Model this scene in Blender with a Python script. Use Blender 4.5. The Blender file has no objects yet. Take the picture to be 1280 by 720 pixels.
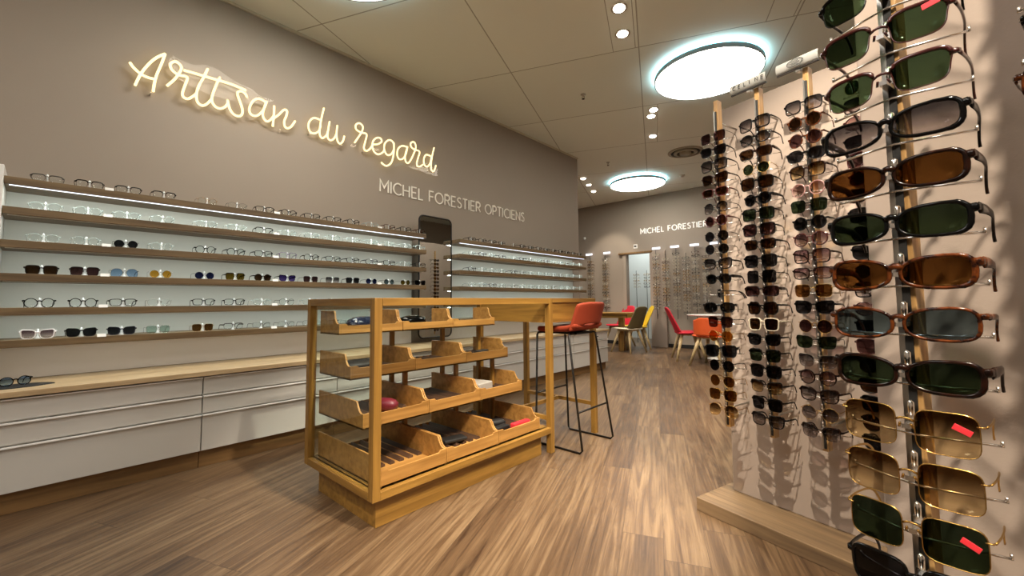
import bpy, bmesh, math, random
from mathutils import Vector, Matrix
random.seed(7)
SC = bpy.context.scene
COL = SC.collection
PI = math.pi
# ------------------------------------------------------------------ camera
def cam_setup():
    yaw, pitch, roll = math.radians(42.3), math.radians(3.653), math.radians(-0.4415)
    cp, sp = math.cos(pitch), math.sin(pitch)
    F = Vector((0, cp, sp)); R0 = Vector((1, 0, 0)); U0 = Vector((0, -sp, cp))
    R = R0 * math.cos(roll) + U0 * math.sin(roll)
    U = -R0 * math.sin(roll) + U0 * math.cos(roll)
    M = Matrix.Rotation(yaw, 3, 'Z')
    F, R, U = M @ F, M @ R, M @ U
    cd = bpy.data.cameras.new('camera'); co = bpy.data.objects.new('camera', cd); COL.objects.link(co)
    co.matrix_world = Matrix(((R.x, U.x, -F.x, 0), (R.y, U.y, -F.y, 0), (R.z, U.z, -F.z, 1.15), (0, 0, 0, 1)))
    cd.sensor_width = 36; cd.lens = 526.1 / 1280 * 36
    cd.shift_x = 7.1 / 1280; cd.shift_y = -16.2 / 1280
    cd.clip_start = 0.05; cd.clip_end = 60
    SC.camera = co
cam_setup()
# ------------------------------------------------------------------ light, exposure
SC.view_settings.view_transform = 'Standard'; SC.view_settings.look = 'None'
SC.view_settings.gamma = 1.0; SC.view_settings.exposure = 0.55
SC.view_settings.use_curve_mapping = False
SC.cycles.transparent_max_bounces = 24
SC.cycles.max_bounces = 8
SC.cycles.sample_clamp_indirect = 4.0
world = bpy.data.worlds.new('world'); SC.world = world; world.use_nodes = True
world.node_tree.nodes['Background'].inputs[0].default_value = (0.8, 0.85, 0.9, 1)
world.node_tree.nodes['Background'].inputs[1].default_value = 0.03
CEIL = 3.86
LAMP_STRENGTH = 13.0        # round ceiling lamps
HALO_STRENGTH = 10.0
STRIP_WATT = 2.1           # LED strip under one metre-scale shelf run
NEON_STRENGTH = 1.7
SPOT_W = 250.0
WARM = (1.0, 0.87, 0.70)
# (x, y, aim x, aim y, aim z, watt factor, cone degrees, size)
SPOTS = [
    (-1.726, 3.479, -1.80, 3.00, 0.0, 0.9, 50, .05), (-1.88, 3.846, -1.95, 4.9, 0.0, 1.3, 44, .05),
    (-2.355, 5.723, -2.35, 5.60, 0.0, 1.1, 46, .05), (-2.467, 5.901, -2.50, 7.4, 0.0, 1.0, 44, .05),
    (-2.763, 6.649, -3.0, 8.4, 0.0, 0.9, 50, .05),
    (-4.886, 7.918, -4.6, 8.8, 0.3, 0.6, 55, .05), (-5.067, 8.45, -4.9, 9.6, 0.3, 0.6, 55, .05),
    (-5.283, 9.03, -5.6, 10.4, 1.9, 0.45, 55, .05),
    (-0.24, 0.55, -0.24, 2.50, 1.0, 2.3, 43, .022), (0.62, -0.55, 0.30, 1.05, 1.0, 3.2, 72, .05),
    (0.20, 1.50, -2.05, 1.9, 0.15, 2.9, 42, .05), (-1.15, 1.9, -2.3, 2.2, 0.8, 0.7, 46, .05),
]
def spot_light(i, s):
    x, y, ax, ay, az, k, cone, size = s
    ld = bpy.data.lights.new('downlight_beam', 'SPOT'); ld.energy = SPOT_W * k; ld.color = WARM
    ld.spot_size = math.radians(cone); ld.spot_blend = 0.55; ld.shadow_soft_size = size
    o = bpy.data.objects.new('downlight_beam', ld); COL.objects.link(o)
    o.location = (x, y, CEIL - 0.03)
    o.rotation_euler = (Vector((ax, ay, az)) - o.location).to_track_quat('-Z', 'Y').to_euler()
for i, s in enumerate(SPOTS): spot_light(i, s)
# fill lights added out of view at ceiling height to lift the room's shadows
for (lx, ly, lw) in ((-1.2, -1.6, 45), (1.8, -1.4, 25), (1.3, 3.6, 60), (-6.6, 5.2, 60)):
    ld = bpy.data.lights.new('room_fill_light', 'AREA'); ld.shape = 'DISK'; ld.size = 1.15; ld.energy = lw; ld.color = (1.0, .95, .88)
    lo = bpy.data.objects.new('room_fill_light', ld); COL.objects.link(lo); lo.location = (lx, ly, CEIL - .08)
def strip_light(x, y0, y1, z, watt, rx, color=(0.92, 1.0, 0.93)):
    ld = bpy.data.lights.new('shelf_strip_and_fill', 'AREA'); ld.shape = 'RECTANGLE'; ld.size = 0.02; ld.size_y = y1 - y0
    ld.energy = watt * (y1 - y0) / 3.0; ld.color = color
    o = bpy.data.objects.new('shelf_strip_and_fill', ld); COL.objects.link(o)
    o.location = (x, (y0 + y1) / 2, z); o.rotation_euler = (0, rx, 0)
# ------------------------------------------------------------------ materials
def new_mat(name):
    m = bpy.data.materials.new(name); m.use_nodes = True; nt = m.node_tree
    return m, nt, nt.nodes['Principled BSDF']
def setc(p, col): p.inputs['Base Color'].default_value = (*col, 1)
def lin(h):
    h = h.lstrip('#'); v = [int(h[i:i + 2], 16) / 255 for i in (0, 2, 4)]
    return tuple(x / 12.92 if x <= .04045 else ((x + .055) / 1.055) ** 2.4 for x in v)
def plain(name, hexc, rough=.5, metal=0, spec=None, emis=None, es=0, coat=0):
    m, nt, p = new_mat(name); setc(p, lin(hexc)); p.inputs['Roughness'].default_value = rough; p.inputs['Metallic'].default_value = metal
    if spec is not None: p.inputs['Specular IOR Level'].default_value = spec
    if coat: p.inputs['Coat Weight'].default_value = coat; p.inputs['Coat Roughness'].default_value = .08
    if emis: p.inputs['Emission Color'].default_value = (*lin(emis), 1); p.inputs['Emission Strength'].default_value = es
    # faint procedural variation so that no surface is a perfectly flat colour
    n = nt.nodes.new('ShaderNodeTexNoise'); n.inputs['Scale'].default_value = 60; b = nt.nodes.new('ShaderNodeBump'); b.inputs['Strength'].default_value = .02
    t = nt.nodes.new('ShaderNodeTexCoord'); nt.links.new(t.outputs['Object'], n.inputs['Vector']); nt.links.new(n.outputs['Fac'], b.inputs['Height'])
    nt.links.new(b.outputs['Normal'], p.inputs['Normal'])
    return m
def paint(name, hexc, rough=.75, var=.04):
    m, nt, p = new_mat(name); c = lin(hexc); p.inputs['Roughness'].default_value = rough
    t = nt.nodes.new('ShaderNodeTexCoord'); n = nt.nodes.new('ShaderNodeTexNoise'); n.inputs['Scale'].default_value = 1.7; n.inputs['Detail'].default_value = 5
    r = nt.nodes.new('ShaderNodeValToRGB'); r.color_ramp.elements[0].color = (*[x * (1 - var) for x in c], 1); r.color_ramp.elements[1].color = (*[min(1, x * (1 + var)) for x in c], 1)
    nt.links.new(t.outputs['Object'], n.inputs['Vector']); nt.links.new(n.outputs['Fac'], r.inputs['Fac']); nt.links.new(r.outputs['Color'], p.inputs['Base Color'])
    n2 = nt.nodes.new('ShaderNodeTexNoise'); n2.inputs['Scale'].default_value = 220; b = nt.nodes.new('ShaderNodeBump'); b.inputs['Strength'].default_value = .04; b.inputs['Distance'].default_value = .01
    nt.links.new(t.outputs['Object'], n2.inputs['Vector']); nt.links.new(n2.outputs['Fac'], b.inputs['Height']); nt.links.new(b.outputs['Normal'], p.inputs['Normal'])
    return m
def wood(name, c0, c1, axis='Y', rough=.42, scale=1.0):
    m, nt, p = new_mat(name); p.inputs['Roughness'].default_value = rough
    t = nt.nodes.new('ShaderNodeTexCoord'); mp = nt.nodes.new('ShaderNodeMapping')
    s = [26 * scale] * 3; s['XYZ'.index(axis)] = 1.6 * scale; mp.inputs['Scale'].default_value = s
    n = nt.nodes.new('ShaderNodeTexNoise'); n.inputs['Scale'].default_value = 1.0; n.inputs['Detail'].default_value = 7; n.inputs['Distortion'].default_value = .6
    r = nt.nodes.new('ShaderNodeValToRGB'); r.color_ramp.elements[0].position = .3; r.color_ramp.elements[1].position = .68
    r.color_ramp.elements[0].color = (*lin(c0), 1); r.color_ramp.elements[1].color = (*lin(c1), 1)
    g = nt.nodes.new('ShaderNodeObjectInfo'); ad = nt.nodes.new('ShaderNodeVectorMath'); ad.operation = 'ADD'
    nt.links.new(t.outputs['Object'], ad.inputs[0]); nt.links.new(g.outputs['Random'], ad.inputs[1])
    nt.links.new(ad.outputs[0], mp.inputs['Vector']); nt.links.new(mp.outputs[0], n.inputs['Vector']); nt.links.new(n.outputs['Fac'], r.inputs['Fac'])
    nt.links.new(r.outputs['Color'], p.inputs['Base Color'])
    b = nt.nodes.new('ShaderNodeBump'); b.inputs['Strength'].default_value = .06; b.inputs['Distance'].default_value = .01
    nt.links.new(n.outputs['Fac'], b.inputs['Height']); nt.links.new(b.outputs['Normal'], p.inputs['Normal'])
    return m
def emit(name, hexc, s):
    m = bpy.data.materials.new(name); m.use_nodes = True; nt = m.node_tree; nt.nodes.clear()
    e = nt.nodes.new('ShaderNodeEmission'); o = nt.nodes.new('ShaderNodeOutputMaterial'); e.inputs[0].default_value = (*lin(hexc), 1); e.inputs[1].default_value = s
    nt.links.new(e.outputs[0], o.inputs[0]); return m
def front_only(nt, ad, mx):
    # surface gloss only where light meets the outer side of the sheet
    g = nt.nodes.new('ShaderNodeNewGeometry'); k = nt.nodes.new('ShaderNodeMath'); k.operation = 'SUBTRACT'; k.inputs[0].default_value = 1
    nt.links.new(g.outputs['Backfacing'], k.inputs[1]); m_ = nt.nodes.new('ShaderNodeMath'); m_.operation = 'MULTIPLY'
    nt.links.new(ad.outputs[0], m_.inputs[0]); nt.links.new(k.outputs[0], m_.inputs[1]); nt.links.new(m_.outputs[0], mx.inputs[0])
def clear_glass(name, tint=(.95, .98, .97), refl=.06, rough=.02):
    m = bpy.data.materials.new(name); m.use_nodes = True; nt = m.node_tree; nt.nodes.clear()
    o = nt.nodes.new('ShaderNodeOutputMaterial'); mx = nt.nodes.new('ShaderNodeMixShader'); tr = nt.nodes.new('ShaderNodeBsdfTransparent'); gl = nt.nodes.new('ShaderNodeBsdfGlossy')
    fr = nt.nodes.new('ShaderNodeFresnel'); fr.inputs['IOR'].default_value = 1.45; tr.inputs[0].default_value = (*tint, 1); gl.inputs['Roughness'].default_value = rough
    ad = nt.nodes.new('ShaderNodeMath'); ad.operation = 'ADD'; ad.inputs[1].default_value = refl - .04; nt.links.new(fr.outputs[0], ad.inputs[0])
    front_only(nt, ad, mx); nt.links.new(tr.outputs[0], mx.inputs[1]); nt.links.new(gl.outputs[0], mx.inputs[2]); nt.links.new(mx.outputs[0], o.inputs[0])
    return m
def lens_mat(name, top, bot, t_top, t_bot, refl=.05):
    """sunglass lens: tinted see-through gradient of the lens itself, with gloss"""
    m = bpy.data.materials.new(name); m.use_nodes = True; nt = m.node_tree; nt.nodes.clear()
    o = nt.nodes.new('ShaderNodeOutputMaterial'); mx = nt.nodes.new('ShaderNodeMixShader'); tr = nt.nodes.new('ShaderNodeBsdfTransparent'); gl = nt.nodes.new('ShaderNodeBsdfGlossy')
    gl.inputs['Roughness'].default_value = .06
    fr = nt.nodes.new('ShaderNodeFresnel'); fr.inputs['IOR'].default_value = 1.5
    ad = nt.nodes.new('ShaderNodeMath'); ad.operation = 'ADD'; ad.inputs[1].default_value = refl - .04; nt.links.new(fr.outputs[0], ad.inputs[0])
    tc = nt.nodes.new('ShaderNodeTexCoord'); sx = nt.nodes.new('ShaderNodeSeparateXYZ'); nt.links.new(tc.outputs['Generated'], sx.inputs[0])
    r = nt.nodes.new('ShaderNodeValToRGB'); r.color_ramp.elements[0].position = .15; r.color_ramp.elements[1].position = .85
    r.color_ramp.elements[0].color = (*[math.sqrt(c * t_bot) for c in lin(bot)], 1); r.color_ramp.elements[1].color = (*[math.sqrt(c * t_top) for c in lin(top)], 1)
    nt.links.new(sx.outputs['Z'], r.inputs['Fac']); nt.links.new(r.outputs['Color'], tr.inputs[0])
    front_only(nt, ad, mx); nt.links.new(tr.outputs[0], mx.inputs[1]); nt.links.new(gl.outputs[0], mx.inputs[2]); nt.links.new(mx.outputs[0], o.inputs[0])
    return m
def tortoise(name, c0, c1):
    m, nt, p = new_mat(name); t = nt.nodes.new('ShaderNodeTexCoord'); n = nt.nodes.new('ShaderNodeTexNoise'); n.inputs['Scale'].default_value = 70; n.inputs['Detail'].default_value = 2
    r = nt.nodes.new('ShaderNodeValToRGB'); r.color_ramp.elements[0].position = .42; r.color_ramp.elements[1].position = .6
    r.color_ramp.elements[0].color = (*lin(c0), 1); r.color_ramp.elements[1].color = (*lin(c1), 1); p.inputs['Roughness'].default_value = .15
    nt.links.new(t.outputs['Object'], n.inputs['Vector']); nt.links.new(n.outputs['Fac'], r.inputs['Fac']); nt.links.new(r.outputs['Color'], p.inputs['Base Color']); p.inputs['Coat Weight'].default_value = .0; p.inputs['Specular IOR Level'].default_value = .25
    return m
def translucent(name, hexc, mixf=.5, rough=.2):
    m = bpy.data.materials.new(name); m.use_nodes = True; nt = m.node_tree; p = nt.nodes['Principled BSDF']; setc(p, lin(hexc)); p.inputs['Roughness'].default_value = rough
    o = nt.nodes['Material Output']; mx = nt.nodes.new('ShaderNodeMixShader'); tr = nt.nodes.new('ShaderNodeBsdfTransparent'); mx.inputs[0].default_value = mixf
    nt.links.new(tr.outputs[0], mx.inputs[1]); nt.links.new(p.outputs[0], mx.inputs[2]); nt.links.new(mx.outputs[0], o.inputs[0]); return m

M = {}
M['wall'] = paint('taupe_paint', '#998d80')
M['panel'] = paint('pale_taupe_paint', '#9f9084')
M['ceil_edge'] = plain('ceiling_rail', '#c9c2ad', .6)
M['white_panel'] = paint('white_shelf_back', '#d6d8d2', .6, .02)
M['white'] = plain('white_lacquer', '#e9e8e4', .35)
M['low_panel'] = paint('lower_back_panel', '#d0c4b8', .6, .02)
M['drawer'] = plain('drawer_lacquer', '#c9c6bf', .38)
M['white_sign'] = plain('white_sign', '#bdbdb9', .35)
M['shelf_oak'] = wood('shelf_oak', '#57452f', '#7f6a4b', 'Y', .5)
M['top_oak'] = wood('worktop_oak', '#a98f6b', '#cdb48c', 'Y', .45)
M['plinth_oak'] = wood('plinth_oak', '#6e5230', '#8f6d42', 'Y', .5)
for a in 'XYZ':
    M['oak' + a] = wood('golden_oak_' + a.lower(), '#765422', '#9f7736', a, .4)
M['tray_oak'] = wood('tray_oak', '#8f652f', '#b98a4a', 'Y', .45)
M['tray_oakx'] = wood('tray_oak_side', '#8f652f', '#b98a4a', 'X', .45)
M['slat'] = wood('dark_slat', '#3d2a1c', '#5d4330', 'X', .6)
M['slat_light'] = wood('light_slat', '#8a6a42', '#a98555', 'X', .6)
M['platform'] = wood('platform_oak', '#5d4a36', '#866e50', 'X', .5)
M['pole_wood'] = wood('pole_oak', '#86653a', '#b08a56', 'Z', .4, 3)
M['chair_wood'] = wood('pale_beech', '#a58d62', '#cdb78c', 'Z', .5, 3)
M['chrome'] = plain('chrome', '#f4f2ef', .22, 1)
M['steel'] = plain('steel', '#b9b6b0', .3, 1)
M['black_metal'] = plain('black_metal', '#17130f', .4, .3)
M['black'] = plain('black_acetate', '#060606', .1, spec=.22)
M['mattblack'] = plain('matt_black', '#131211', .6)
M['darkbrown'] = tortoise('dark_tortoise', '#0a0403', '#200d06')
M['tortoise'] = tortoise('brown_tortoise', '#1e0b05', '#5a2c10')
M['burgundy'] = plain('burgundy_acetate', '#38100f', .15, coat=.6)
M['gold'] = plain('gold_wire', '#c8a25c', .25, 1)
M['silver'] = plain('silver_wire', '#c8c8c6', .25, 1)
M['greywire'] = plain('grey_wire', '#57544e', .35, .8)
M['cream'] = plain('cream_acetate', '#c9bda6', .2, coat=.4)
M['pink'] = translucent('pink_crystal', '#a57f7a', .6)
M['crystal'] = translucent('clear_crystal', '#d6e6e4', .42)
M['purple'] = translucent('lilac_crystal', '#8f7ba0', .6)
M['navy'] = plain('navy_acetate', '#101a33', .15, coat=.6)
M['whiteframe'] = plain('white_acetate', '#efeaea', .2, coat=.4)
M['stand'] = translucent('clear_stand', '#fafeff', .92, .15)
M['tag_red'] = plain('red_tag', '#d8303a', .5)
M['mirror'] = plain('mirror_silver', '#dfe3df', .015, 1)
M['glass'] = clear_glass('display_glass')
M['acrylic'] = clear_glass('acrylic_backing', (.995, .99, .985), .018, .03)
M['orange_fabric'] = paint('orange_fabric', '#8a2e0a', .85, .08)
M['red_shell'] = paint('red_fabric', '#c31d33', .7, .05)
M['orange_shell'] = paint('orange_upholstery', '#c8501a', .7, .05)
M['yellow_shell'] = paint('yellow_upholstery', '#d8b31a', .7, .05)
M['olive_shell'] = paint('olive_upholstery', '#6a5e3c', .7, .05)
M['cream_fabric'] = paint('cream_upholstery', '#d9cfb4', .8, .04)
M['lamp_rim'] = plain('grey_lamp_rim', '#8d9294', .5)
M['grey_vent'] = plain('vent_metal', '#9b927c', .5)
M['neon'] = emit('warm_neon', '#ffe6a0', NEON_STRENGTH)
M['led'] = emit('led_strip', '#eef6ff', 1.6)
M['lamp'] = emit('lamp_diffuser', '#fff7ea', LAMP_STRENGTH)
M['halo'] = emit('lamp_halo', '#58cfe6', HALO_STRENGTH)
M['down'] = emit('downlight_led', '#fff2dc', 22)
M['sign_led'] = emit('backlit_sign', '#f4f6ff', 1.3)
M['letters'] = plain('pale_letters', '#f2ece0', .4)
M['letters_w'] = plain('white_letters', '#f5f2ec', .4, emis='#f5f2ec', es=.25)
M['ink'] = plain('black_ink', '#23211f', .5)
M['silver_case'] = plain('silver_case', '#c6c0b8', .3, .4)
M['wine_case'] = plain('wine_case', '#6a1f2c', .4)
# lens tints
L = {}
L['dark'] = lens_mat('dark_lens', '#2c2c2f', '#323236', 1, 1)
L['green'] = lens_mat('green_lens', '#425641', '#4b6045', 1, 1)
L['dkgreen'] = lens_mat('dark_green_lens', '#303c30', '#36442f', 1, 1)
L['grey'] = lens_mat('grey_gradient_lens', '#48464a', '#b8b0b0', 1, 1)
L['brown'] = lens_mat('brown_lens', '#5c3d1e', '#6c4924', 1, 1)
L['amber'] = lens_mat('amber_lens', '#b8742c', '#c88434', 1, 1)
L['browngrad'] = lens_mat('brown_gradient_lens', '#4c361e', '#ecd6a8', 1, 1)
L['dkbrown'] = lens_mat('dark_brown_lens', '#3c2a1c', '#48321f', 1, 1)
L['bluegrey'] = lens_mat('blue_grey_lens', '#56666c', '#667880', 1, 1)
L['blue'] = lens_mat('pale_blue_lens', '#8fb0d8', '#9fc0e4', 1, 1)
L['navy'] = lens_mat('navy_lens', '#20274e', '#2a3158', 1, 1)
L['plum'] = lens_mat('plum_lens', '#3e2a2c', '#5a4040', 1, 1)
L['olive'] = lens_mat('olive_lens', '#6c5820', '#7c6828', 1, 1)
L['gold'] = lens_mat('gold_lens', '#d09c38', '#e0ac48', 1, 1)
L['purple'] = lens_mat('purple_lens', '#44347c', '#66549c', 1, 1)
L['pink'] = lens_mat('pink_lens', '#a88482', '#dccac2', 1, 1)
L['palegreen'] = lens_mat('pale_green_lens', '#b4ccc0', '#c4dccf', 1, 1)
L['mauve'] = lens_mat('mauve_gradient_lens', '#7a6068', '#dccac4', 1, 1)
L['clear'] = clear_glass('clear_lens', (.97, .99, .99), .045)
# ------------------------------------------------------------------ mesh helpers
class MB:
    def __init__(s): s.v = []; s.f = []; s.m = []; s.sm = []
    def add(s, vs, fs, mi=0, smooth=False):
        b = len(s.v); s.v += [tuple(v) for v in vs]; s.f += [tuple(b + i for i in f) for f in fs]; s.m += [mi] * len(fs); s.sm += [smooth] * len(fs); return s
    def box(s, x0, x1, y0, y1, z0, z1, mi=0):
        vs = [(x, y, z) for z in (z0, z1) for y in (y0, y1) for x in (x0, x1)]
        return s.add(vs, [(0, 2, 3, 1), (4, 5, 7, 6), (0, 1, 5, 4), (2, 6, 7, 3), (0, 4, 6, 2), (1, 3, 7, 5)], mi)
    def obox(s, o, ux, uy, x0, x1, y0, y1, z0, z1, mi=0):
        vs = [(o[0] + ux[0] * x + uy[0] * y, o[1] + ux[1] * x + uy[1] * y, z) for z in (z0, z1) for y in (y0, y1) for x in (x0, x1)]
        return s.add(vs, [(0, 2, 3, 1), (4, 5, 7, 6), (0, 1, 5, 4), (2, 6, 7, 3), (0, 4, 6, 2), (1, 3, 7, 5)], mi)
    def prism(s, pts, fn0, fn1, mi=0, smooth=False):
        """pts 2D; fn0/fn1 map a 2D point to each end"""
        n = len(pts); vs = [fn0(p) for p in pts] + [fn1(p) for p in pts]
        fs = [tuple(range(n - 1, -1, -1)), tuple(range(n, 2 * n))]
        s.add(vs, fs, mi, False); b = len(s.v) - 2 * n
        for i in range(n): j = (i + 1) % n; s.f.append((b + i, b + j, b + n + j, b + n + i)); s.m.append(mi); s.sm.append(smooth)
        return s
    def tube(s, pts, r, n=6, mi=0, closed=False, rz=None, smooth=True):
        pts = [Vector(p) for p in pts]; N = len(pts); rr = r if isinstance(r, (list, tuple)) else [r] * N
        r2 = rr if rz is None else (rz if isinstance(rz, (list, tuple)) else [rz] * N)
        vs = []; up = None
        for i, p in enumerate(pts):
            a = pts[(i - 1) % N] if (closed or i > 0) else p; c = pts[(i + 1) % N] if (closed or i < N - 1) else p
            t = (c - a).normalized()
            if rz is not None or up is None:
                ref = Vector((0, 0, 1)) if abs(t.z) < .95 else Vector((0, 1, 0)) if rz is None else Vector((0, 1, 0))
            else: ref = up
            sd = t.cross(ref)
            if sd.length < 1e-5: sd = t.cross(Vector((1, 0, 0)))
            sd.normalize(); u = sd.cross(t).normalized(); up = u
            for k in range(n):
                q = 2 * PI * (k + .5) / n; vs.append(p + sd * math.cos(q) * rr[i] + u * math.sin(q) * r2[i])
        fs = []
        for i in range(N if closed else N - 1):
            j = (i + 1) % N
            for k in range(n): l = (k + 1) % n; fs.append((i * n + k, i * n + l, j * n + l, j * n + k))
        if not closed: fs += [tuple(range(n - 1, -1, -1)), tuple((N - 1) * n + k for k in range(n))]
        return s.add(vs, fs, mi, smooth)
    def lathe(s, prof, n=16, c=(0, 0, 0), mi=0, smooth=True):
        vs = []
        for r, z in prof:
            for k in range(n): q = 2 * PI * k / n; vs.append((c[0] + r * math.cos(q), c[1] + r * math.sin(q), c[2] + z))
        fs = []
        for i in range(len(prof) - 1):
            for k in range(n): l = (k + 1) % n; fs.append((i * n + k, i * n + l, (i + 1) * n + l, (i + 1) * n + k))
        fs.append(tuple(range(n - 1, -1, -1))); fs.append(tuple((len(prof) - 1) * n + k for k in range(n)))
        return s.add(vs, fs, mi, smooth)
    def ring(s, prof, n=32, c=(0, 0, 0), mi=0, smooth=False):
        """closed profile swept round the axis, open in the middle"""
        vs = [(c[0] + r * math.cos(2 * PI * k / n), c[1] + r * math.sin(2 * PI * k / n), c[2] + z) for r, z in prof for k in range(n)]; m = len(prof)
        return s.add(vs, [(i * n + k, i * n + (k + 1) % n, ((i + 1) % m) * n + (k + 1) % n, ((i + 1) % m) * n + k) for i in range(m) for k in range(n)], mi, smooth)
    def mesh(s, name, mats):
        me = bpy.data.meshes.new(name); me.from_pydata(s.v, [], s.f)
        for m in (mats if isinstance(mats, list) else [mats]): me.materials.append(m)
        me.polygons.foreach_set('material_index', s.m); me.polygons.foreach_set('use_smooth', s.sm); me.update(); return me
    def obj(s, name, mats, parent=None, bevel=0, loc=None):
        o = bpy.data.objects.new(name, s.mesh(name, mats)); COL.objects.link(o)
        if parent is not None: o.parent = parent
        if bevel:
            b = o.modifiers.new('bevel', 'BEVEL'); b.width = bevel; b.segments = 2; b.limit_method = 'ANGLE'; b.angle_limit = .7
        if loc: o.location = loc
        return o
def tag(o, label=None, cat=None, group=None, kind=None):
    if label: o['label'] = label
    if cat: o['category'] = cat
    if group: o['group'] = group
    if kind: o['kind'] = kind
    return o
def empty(name, loc=(0, 0, 0), rz=0, label=None, cat=None, group=None):
    o = bpy.data.objects.new(name, None); COL.objects.link(o); o.location = loc; o.rotation_euler = (0, 0, rz); o.empty_display_size = .05
    return tag(o, label, cat, group)
def struct(o): o['kind'] = 'structure'; return o
def link(me, name, parent=None):
    o = bpy.data.objects.new(name, me); COL.objects.link(o)
    if parent is not None: o.parent = parent
    return o
ORD = ['first', 'second', 'third', 'fourth', 'fifth', 'sixth', 'seventh', 'eighth', 'ninth', 'tenth', 'eleventh', 'twelfth', 'thirteenth', 'fourteenth', 'fifteenth', 'sixteenth', 'seventeenth', 'eighteenth', 'nineteenth', 'twentieth', 'twenty-first', 'twenty-second']
# ------------------------------------------------------------------ room
WX = -4.26; BY = 10.45
GA = math.radians(22.8)
def floor_material():
    m, nt, p = new_mat('plank_floor'); N = nt.nodes.new; K = nt.links.new
    t = N('ShaderNodeTexCoord'); mp = N('ShaderNodeMapping'); mp.inputs['Rotation'].default_value = (0, 0, -GA); K(t.outputs['Object'], mp.inputs['Vector'])
    sx = N('ShaderNodeSeparateXYZ'); K(mp.outputs[0], sx.inputs[0])
    def ma(op, a, b=None, c=None):
        n = N('ShaderNodeMath'); n.operation = op
        for i, v in enumerate((a, b, c)):
            if v is None: continue
            if isinstance(v, (int, float)): n.inputs[i].default_value = v
            else: K(v, n.inputs[i])
        return n.outputs[0]
    W_, L_ = .19, 1.9
    xr = ma('DIVIDE', sx.outputs['X'], W_); row = ma('FLOOR', xr)
    wn = N('ShaderNodeTexWhiteNoise'); wn.noise_dimensions = '1D'; K(row, wn.inputs['W'])
    yr = ma('ADD', ma('DIVIDE', sx.outputs['Y'], L_), ma('MULTIPLY', wn.outputs['Value'], 5.0)); col = ma('FLOOR', yr)
    cb = N('ShaderNodeCombineXYZ'); K(row, cb.inputs[0]); K(col, cb.inputs[1])
    w2 = N('ShaderNodeTexWhiteNoise'); w2.noise_dimensions = '2D'; K(cb.outputs[0], w2.inputs['Vector'])
    cv = N('ShaderNodeCombineXYZ'); K(ma('MULTIPLY', sx.outputs['X'], 17.0), cv.inputs[0]); K(ma('MULTIPLY', sx.outputs['Y'], .9), cv.inputs[1]); K(ma('MULTIPLY', w2.outputs['Value'], 40.0), cv.inputs[2])
    n1 = N('ShaderNodeTexNoise'); n1.inputs['Scale'].default_value = 1; n1.inputs['Detail'].default_value = 8; n1.inputs['Roughness'].default_value = .62; n1.inputs['Distortion'].default_value = 1.8; K(cv.outputs[0], n1.inputs['Vector'])
    cf = N('ShaderNodeCombineXYZ'); K(ma('MULTIPLY', sx.outputs['X'], 90.0), cf.inputs[0]); K(ma('MULTIPLY', sx.outputs['Y'], 2.0), cf.inputs[1]); K(w2.outputs['Value'], cf.inputs[2])
    n2 = N('ShaderNodeTexNoise'); n2.inputs['Scale'].default_value = 1; n2.inputs['Detail'].default_value = 3; K(cf.outputs[0], n2.inputs['Vector'])
    fac = ma('ADD', ma('ADD', ma('MULTIPLY', n1.outputs['Fac'], .72), ma('MULTIPLY', n2.outputs['Fac'], .22)), ma('MULTIPLY', ma('SUBTRACT', w2.outputs['Value'], .5), .13))
    r = N('ShaderNodeValToRGB'); e = r.color_ramp.elements; e[0].position = .30; e[1].position = .66
    e[0].color = (*lin('#38271a'), 1); e[1].color = (*lin('#836c50'), 1); k = e.new(.47); k.color = (*lin('#5e4832'), 1)
    K(fac, r.inputs['Fac'])
    fx = ma('FRACT', xr); fy = ma('FRACT', yr)
    gap = ma('MAXIMUM', ma('LESS_THAN', fx, .012), ma('LESS_THAN', fy, .002))
    mx = N('ShaderNodeMix'); mx.data_type = 'RGBA'; K(ma('MULTIPLY', gap, .55), mx.inputs[0]); K(r.outputs[0], mx.inputs[6]); mx.inputs[7].default_value = (*lin('#33261a'), 1)
    K(mx.outputs[2], p.inputs['Base Color'])
    K(ma('ADD', .30, ma('MULTIPLY', n1.outputs['Fac'], .22)), p.inputs['Roughness'])
    b = N('ShaderNodeBump'); b.inputs['Strength'].default_value = .12; b.inputs['Distance'].default_value = .004; K(ma('SUBTRACT', n2.outputs['Fac'], gap), b.inputs['Height']); K(b.outputs[0], p.inputs['Normal'])
    return m
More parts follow.
